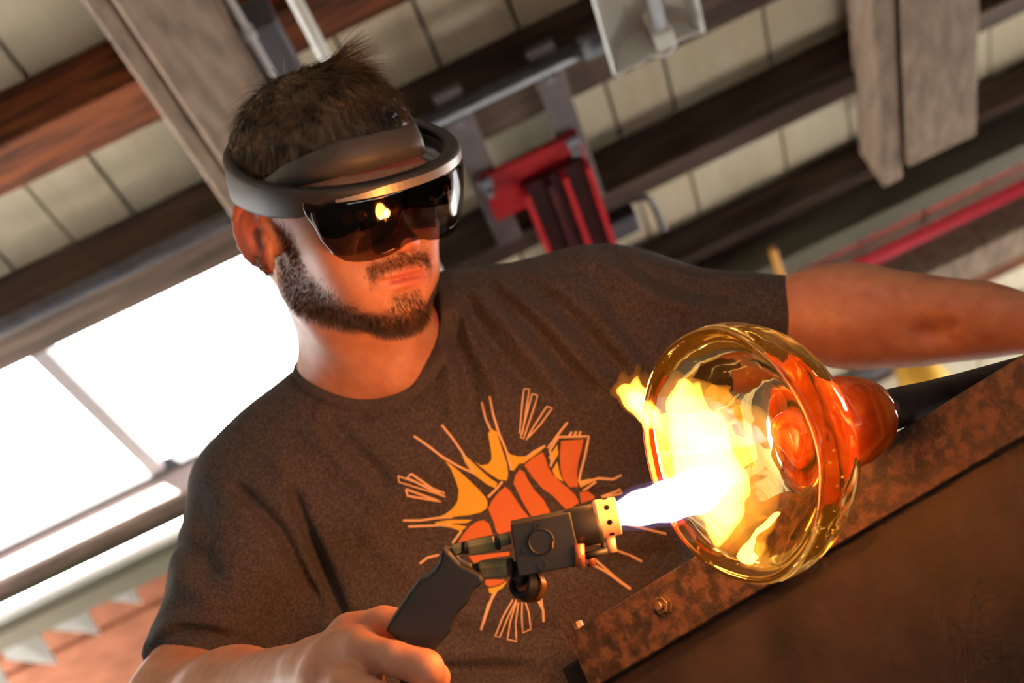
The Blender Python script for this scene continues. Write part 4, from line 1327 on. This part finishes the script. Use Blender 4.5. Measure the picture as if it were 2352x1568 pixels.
M_core = mat('orange_red_glass', lin(244, 134, 52), .25, col2=lin(204, 74, 24), scale=38, stretch=(1, 1, 1), detail=4, dist=1.5, spec=.6, coat=.5, ramp=(.3, .62), third=lin(230, 104, 36))
M_pipe = mat('scaled_steel_pipe', lin(74, 60, 56), .45, .6, col2=lin(54, 44, 42), scale=40)
gp = empty('glass_vessel', w(G0 + GA * .146), 'clear hot glass bowl with an orange-red neck on the blowpipe', 'glass vessel')
outer = [(0.000, .0795), (-.003, .0815), (-.0015, .0838), (.004, .0848), (.012, .0848), (.022, .0832), (.034, .0785), (.046, .0705), (.058, .0585), (.068, .0470), (.076, .0395),
         (.084, .0355), (.092, .0335), (.102, .0325), (.114, .0315), (.126, .0288), (.136, .0245), (.143, .018), (.146, .010), (.1465, .0)]
inner = [(.052, .0), (.0515, .008), (.049, .018), (.044, .030), (.037, .043), (.028, .054), (.018, .063), (.009, .0705), (.003, .0755)]
wob = lambda a, s: .010 * math.sin(2 * a + 1.0 + 14 * s) + .006 * math.sin(5 * a + 40 * s) + .003 * math.sin(9 * a - 60 * s)
def dens(pr):
    q = smooth_path([np.array((a, b, 0.)) for a, b in pr], 4)
    return [(float(t[0]), max(float(t[1]), 0.)) for t in q]
build('bowl', *W3(lathe(G0, GA, dens(inner + outer), 128, wob=wob)), M_clear, gp, smooth=True)
core = [(.0605, .0), (.0605, .010), (.0635, .0175), (.070, .0225), (.078, .0255), (.088, .0275), (.100, .0285), (.112, .0278), (.124, .0252), (.134, .0208), (.140, .014), (.1425, .006), (.143, .0)]
build('coloured_core', *W3(lathe(G0, GA, dens(core), 72, wob=lambda a, s: (.16 * math.sin(3 * a + 1.1) + .08 * math.sin(2 * a)) * max(0, 1 - (s - .060) / .03) + .02 * math.sin(4 * a + 30 * s))), M_core, gp, smooth=True)
# a few trapped bubbles
for i in range(26):
    a = rng.random() * 6.283; s = .012 + .042 * rng.random()
    ro = np.interp(s, [.0, .012, .034, .058, .07], [.0815, .0845, .078, .058, .045]); ri = np.interp(s, [.003, .018, .037, .049, .07], [.0755, .063, .043, .018, .0])
    r_ = ri + (ro - ri) * (.3 + .45 * rng.random())
    g1, g2 = frame_of(GA)
    p0 = G0 + GA * s + r_ * (math.cos(a) * g1 + math.sin(a) * g2)
    rr = .0004 + .0007 * rng.random()
    build('bubble', *W3(lathe(p0, GA, [(-rr, 0), (-rr * .7, rr * .7), (0, rr), (rr * .7, rr * .7), (rr, 0)], 10)), M_bubble, gp, smooth=True)
bp_ = empty('blowpipe', w(G0 + GA * .14), 'dark steel blowpipe running from glass neck behind the bench bar', 'blowpipe')
build('tube', *W3(lathe(G0 + GA * .1468, GA, [(0, .0075), (0, .0145), (.004, .0150), (.03, .0140), (.05, .0130), (.09, .0122), (1.05, .0110), (1.05, .006)], 32)), M_pipe, bp_, smooth=True)

# ------------------------------------------------------------------ torch
M_grip = mat('grip_black_rubber', lin(29, 28, 27), .6, col2=lin(25, 24, 23), scale=90, bump=.1, bscale=300)
M_gun = mat('blackened_brass', lin(30, 29, 28), .5, .25, col2=lin(24, 23, 22), scale=60)
M_olive = mat('olive_brass', lin(150, 140, 100), .3, .35, col2=lin(118, 108, 76), scale=80)
M_brass = mat('bright_brass', lin(224, 160, 72), .25, .9)
M_face = mat('tan_torch_face', lin(206, 160, 134), .5, .3, col2=lin(186, 140, 114), scale=60)
M_copper = mat('copper_tube', lin(206, 128, 90), .35, .7, col2=lin(176, 100, 70), scale=60)
def z4(x, y): return (780 + x / 3.35, 1100 + y / 3.35)
ZT = 1.035
torch = empty('torch', w(c(1090, 1330, ZT)), 'black pistol-grip gas torch held in the man\'s hand', 'torch')
def plate_(name, zpts, z0, z1, m_, parent, bw=.0015, seg=2, smooth_n=0, zslope=0.):
    pts = [z4(*q) for q in zpts]
    p3 = [c(q[0], q[1], z0) for q in pts]
    if smooth_n: p3 = smooth_loop(p3, smooth_n)
    cen = np.mean(p3, 0)
    o_ = build(name, *W3(slab(p3, np.array((0, 0, z1 - z0)))), m_, parent)
    if bw: bevel(o_, bw, seg, 50)
    return o_
grip = plate_('grip', [(785, 535), (840, 560), (880, 600), (930, 655), (1000, 690), (1085, 735), (1115, 785), (1085, 822), (1040, 852), (1012, 900), (985, 962), (932, 1012), (893, 1060), (868, 1115),
                (855, 1180), (800, 1240), (748, 1292), (715, 1352), (650, 1450), (560, 1400), (470, 1260), (345, 1165), (430, 1040), (520, 900), (610, 780), (680, 752), (735, 702), (768, 640), (780, 575)], ZT - .014, ZT + .014, M_grip, torch, .0055, 4)
for m_ in grip.modifiers: m_.limit_method = 'ANGLE'
grip.data.polygons.foreach_set('use_smooth', np.zeros(len(grip.data.polygons), bool))
AXT = nrm(c(*z4(1765, 262), ZT) - c(*z4(1313, 355), ZT))
def hexpart(name, za, zb, r_, m_, ang=.3, seg=6, parent=None, zz=ZT, ch=.0012):
    a = c(*z4(*za), zz); b = c(*z4(*zb), zz); L_ = np.linalg.norm(b - a)
    return build(name, *W3(lathe(a, b - a, [(0, r_ * .82), (ch, r_), (L_ - ch, r_), (L_, r_ * .82)], seg, phase=ang, e1=(0, 0, 1))), m_, parent or torch, smooth=(seg > 10))
uv_ = empty  # (no extra empties needed)
va = hexpart('valve_stem', (840, 565), (1320, 470), .0026, M_gun, seg=16)
for za, zb, r_ in (((872, 545), (945, 525), .0037), ((985, 532), (1200, 492), .0052), ((1232, 478), (1312, 460), .0038)):
    hexpart('nut', za, zb, r_ * 1.02, M_olive, .25, 6, va)
for za, zb, r_ in (((945, 530), (985, 525), .0044), ((1195, 497), (1236, 490), .0046)):
    hexpart('collar_ring', za, zb, r_, M_gun, 0, 24, va)
vb = hexpart('valve_stem', (930, 690), (1380, 660), .0026, M_gun, seg=16)
for za, zb, r_ in (((965, 690), (1022, 683), .0034), ((1072, 700), (1300, 680), .0064)):
    hexpart('nut', za, zb, r_ * 1.02, M_olive, .3, 6, vb)
hexpart('collar_ring', (1298, 684), (1345, 678), .0070, M_gun, 0, 24, vb)
blk = plate_('mixer_block', [(1313, 355), (1775, 262), (1830, 505), (1812, 672), (1378, 752)], ZT - .0135, ZT + .0135, M_gun, torch, .0008, 2)
for hx, hy, r_ in ((1520, 358, .0020), (1435, 548, .0024), (1562, 662, .0030)):
    p0 = c(*z4(hx, hy), ZT - .0137)
    build('socket_screw', *W3(lathe(p0, (0, 0, -1.), [(-.001, r_), (.0006, r_), (.0006, r_ * .7), (-.0015, r_ * .65), (-.0015, 0)], 20)), M_blacksteel, blk, smooth=False)
p0 = c(*z4(1550, 480), ZT - .0137)
build('dial', *W3(lathe(p0, (0, 0, -1.), [(-.001, .0086), (.0010, .0086), (.0013, .0078), (.0004, .0072), (.0004, 0)], 36)), M_gun, blk)
build('dial_mark', *W3(lathe(c(*z4(1637, 505), ZT - .0149), (0, 1, 0), [(-.0022, .0006), (.0022, .0006)], 8)), M_brass, blk)
noz = build('nozzle', *W3(lathe(c(*z4(1745, 390), ZT), AXT, [(0, .0118), (.0035, .0132), (.0195, .0130), (.0225, .0125)], 40)), M_gun, torch, smooth=False)
for p_ in noz.data.polygons: p_.use_smooth = True
fc0 = c(*z4(1990, 312), ZT)
face = build('burner_face', *W3(lathe(fc0, AXT, [(-.002, .0115), (.0, .0128), (.0125, .0122), (.0132, .0116), (.0132, .0080), (.005, .0075), (.005, 0)], 40)), M_face, torch)
for p_ in face.data.polygons: p_.use_smooth = False
g1 = np.array((0, 0, -1.0)); g2 = nrm(np.cross(AXT, g1))
for k_ in range(8):
    a = k_ * math.pi / 4 + .66
    p0 = fc0 + AXT * .0065 + .01245 * (math.cos(a) * g1 + math.sin(a) * g2)
    nn_ = math.cos(a) * g1 + math.sin(a) * g2
    build('port', *W3(lathe(p0, nn_, [(-.002, .0018), (.00025, .0018), (.00025, .0010)], 14)), M_black, face)
cp = build('copper_tube', *W3(tube([c(*z4(1842, 500), ZT - .014), c(*z4(1850, 672), ZT - .014)], .0034, 18)), M_copper, torch, smooth=True)
build('copper_tube', *W3(tube([c(*z4(1932, 560), ZT), c(*z4(1938, 668), ZT)], .0030, 18)), M_copper, torch, smooth=True)
build('feed_tube', *W3(tube([c(*z4(2078, 430), ZT), c(*z4(2094, 560), ZT)], .0034, 18)), M_face, torch, smooth=True)
build('cross_rod', *W3(tube([c(*z4(1880, 592), ZT - .003), c(*z4(2062, 552), ZT - .003)], .0024, 12)), M_blacksteel, torch, smooth=True)
build('ring_clamp', *W3(tube([c(*z4(2028, 465), ZT), c(*z4(2046, 570), ZT)], .0022, 12)), M_blacksteel, torch, smooth=True)
kx = nrm(np.array((-.62, .22, -.72)))
kc = c(*z4(1432, 818), ZT + .004)
kn_ = build('knob', *W3(lathe(kc, kx, [(-.003, .0), (-.003, .0086), (.000, .0094), (.0055, .0092), (.0065, .0086), (.0065, .0066), (.003, .0060), (.003, 0)], 40)), M_blacksteel, torch, smooth=False)
build('brass_ring', *W3(lathe(kc - kx * .0032, kx, [(-.0060, .0070), (-.0060, .0100), (.0, .0106), (.0, .0070)], 40)), M_brass, kn_, smooth=False)
build('knob_cap', *W3(lathe(kc + kx * .0032, kx, [(0, .0052), (.0006, .0050), (.0008, 0)], 6)), M_copper, kn_, smooth=False)
build('stem', *W3(tube([c(*z4(1350, 700), ZT), c(*z4(1410, 800), ZT + .002)], .0040, 14)), M_blacksteel, torch, smooth=True)
build('hose', *W3(tube(smooth_path([c(*z4(640, 1380), ZT), c(*z4(560, 1560), ZT - .005), c(*z4(600, 1900), ZT + .03), c(*z4(900, 2500), ZT + .12)], 6), .008, 12)), M_blacksteel, torch, smooth=True)

# ------------------------------------------------------------------ flame
M_jet = flame_volume('jet_flame', (.80, .78, 1.0), 260)
M_fl = flame_volume('yellow_flame', (1.0, .44, .055), 330)
M_hot = flame_volume('lick_flame_core', (1.0, .50, .10), 330)
M_fl2 = flame_volume('orange_flame', (1.0, .30, .015), 24)
fl = empty('torch_flame', w(c(1410, 1180, 1.035)), 'bright torch flame, white at the nozzle and yellow inside the glass', 'flame')
def blob(name, chains, m_, h=.0016, k=.006):
    g = Group()
    for ch in chains:
        for (a, ra), (b, rb) in zip(ch[:-1], ch[1:]): g.add(Rc(c(*a), c(*b), ra, rb), k)
    b_ = Body([g]); v_, q_ = surface(b_, b_.lo, b_.hi, h)
    return build(name, CAM + relax(v_, q_, 1) @ M3.T, q_, m_, fl, smooth=True)
blob('jet', [[((1412, 1182, 1.035), .0075), ((1470, 1166, 1.036), .0105), ((1535, 1150, 1.038), .0125), ((1600, 1128, 1.045), .0135), ((1640, 1110, 1.05), .010)]], M_jet)
M_halo = flame_volume('violet_jet_edge', (.55, .42, 1.0), 6)
blob('jet_halo', [[((1405, 1186, 1.035), .0105), ((1470, 1166, 1.036), .0135), ((1535, 1150, 1.038), .0155), ((1600, 1128, 1.045), .016)]], M_halo)
zf = 1.062
blob('tongue', [[((1610, 1120, zf), .018), ((1585, 1010, zf), .013), ((1566, 930, zf), .0095), ((1570, 885, zf), .005)],
                [((1640, 1100, zf), .020), ((1628, 1020, zf), .014), ((1640, 975, zf), .007), ((1650, 952, zf), .002)],
                [((1610, 1010, zf), .008), ((1600, 950, zf), .007), ((1604, 880, zf), .002)],
                [((1640, 1110, zf), .019), ((1660, 1170, zf), .013), ((1652, 1215, zf), .007), ((1648, 1248, zf), .003)],
                [((1640, 1110, zf), .019), ((1690, 1110, zf), .008), ((1712, 1130, zf), .003)]], M_fl)
zl = 1.112
blob('lick', [[((1524, 990, zl), .003), ((1494, 952, zl), .0088), ((1458, 914, zl), .0105), ((1430, 896, zl), .0070), ((1411, 900, zl), .0035)],
              [((1462, 905, zl), .0075), ((1460, 872, zl), .0042), ((1466, 846, zl), .0016), ((1468, 826, zl), .0005)],
              [((1488, 930, zl), .0075), ((1498, 880, zl), .0030), ((1504, 850, zl), .0016), ((1508, 815, zl), .0005)],
              [((1440, 892, zl), .0065), ((1430, 866, zl), .0028), ((1436, 848, zl), .0008)],
              [((1478, 918, zl), .0070), ((1484, 872, zl), .0026), ((1482, 846, zl), .0007)]], M_fl2, h=.0011, k=.003)
blob('lick_middle', [[((1520, 986, zl), .0024), ((1492, 952, zl), .0078), ((1458, 914, zl), .0090), ((1434, 898, zl), .0048), ((1422, 898, zl), .002)],
              [((1462, 905, zl), .0060), ((1461, 878, zl), .0026), ((1464, 862, zl), .0008)],
              [((1486, 930, zl), .0060), ((1494, 892, zl), .0018), ((1498, 868, zl), .0006)]], M_fl, h=.0011, k=.003)
blob('lick_core', [[((1516, 982, zl), .002), ((1490, 950, zl), .0060), ((1462, 920, zl), .0058), ((1444, 904, zl), .002)]], M_hot)
blob('tongue_mantle', [[((1615, 1110, zf), .020), ((1580, 1000, zf), .0175), ((1558, 915, zf), .0130), ((1556, 866, zf), .005)], [((1640, 1060, zf), .018), ((1640, 985, zf), .0125), ((1654, 940, zf), .004)], [((1650, 1130, zf), .017), ((1664, 1200, zf), .013), ((1650, 1262, zf), .005)], [((1660, 1090, zf), .016), ((1705, 1080, zf), .011), ((1722, 1120, zf), .006)]], M_fl2)
for nm_, loc_, en, sz_ in (('flame_light', (1575, 1095, 1.005), 5.5, .045), ('flame_light', (1452, 900, 1.112), 3.2, .02)):
    lt = bpy.data.lights.new(nm_, 'POINT'); lt.energy = en; lt.color = (1.0, .34, .06); lt.shadow_soft_size = sz_
    lo_ = bpy.data.objects.new(nm_, lt); COL.objects.link(lo_)
    lo_.parent = fl; lo_.location = w(c(*loc_)) - WL[fl.name]
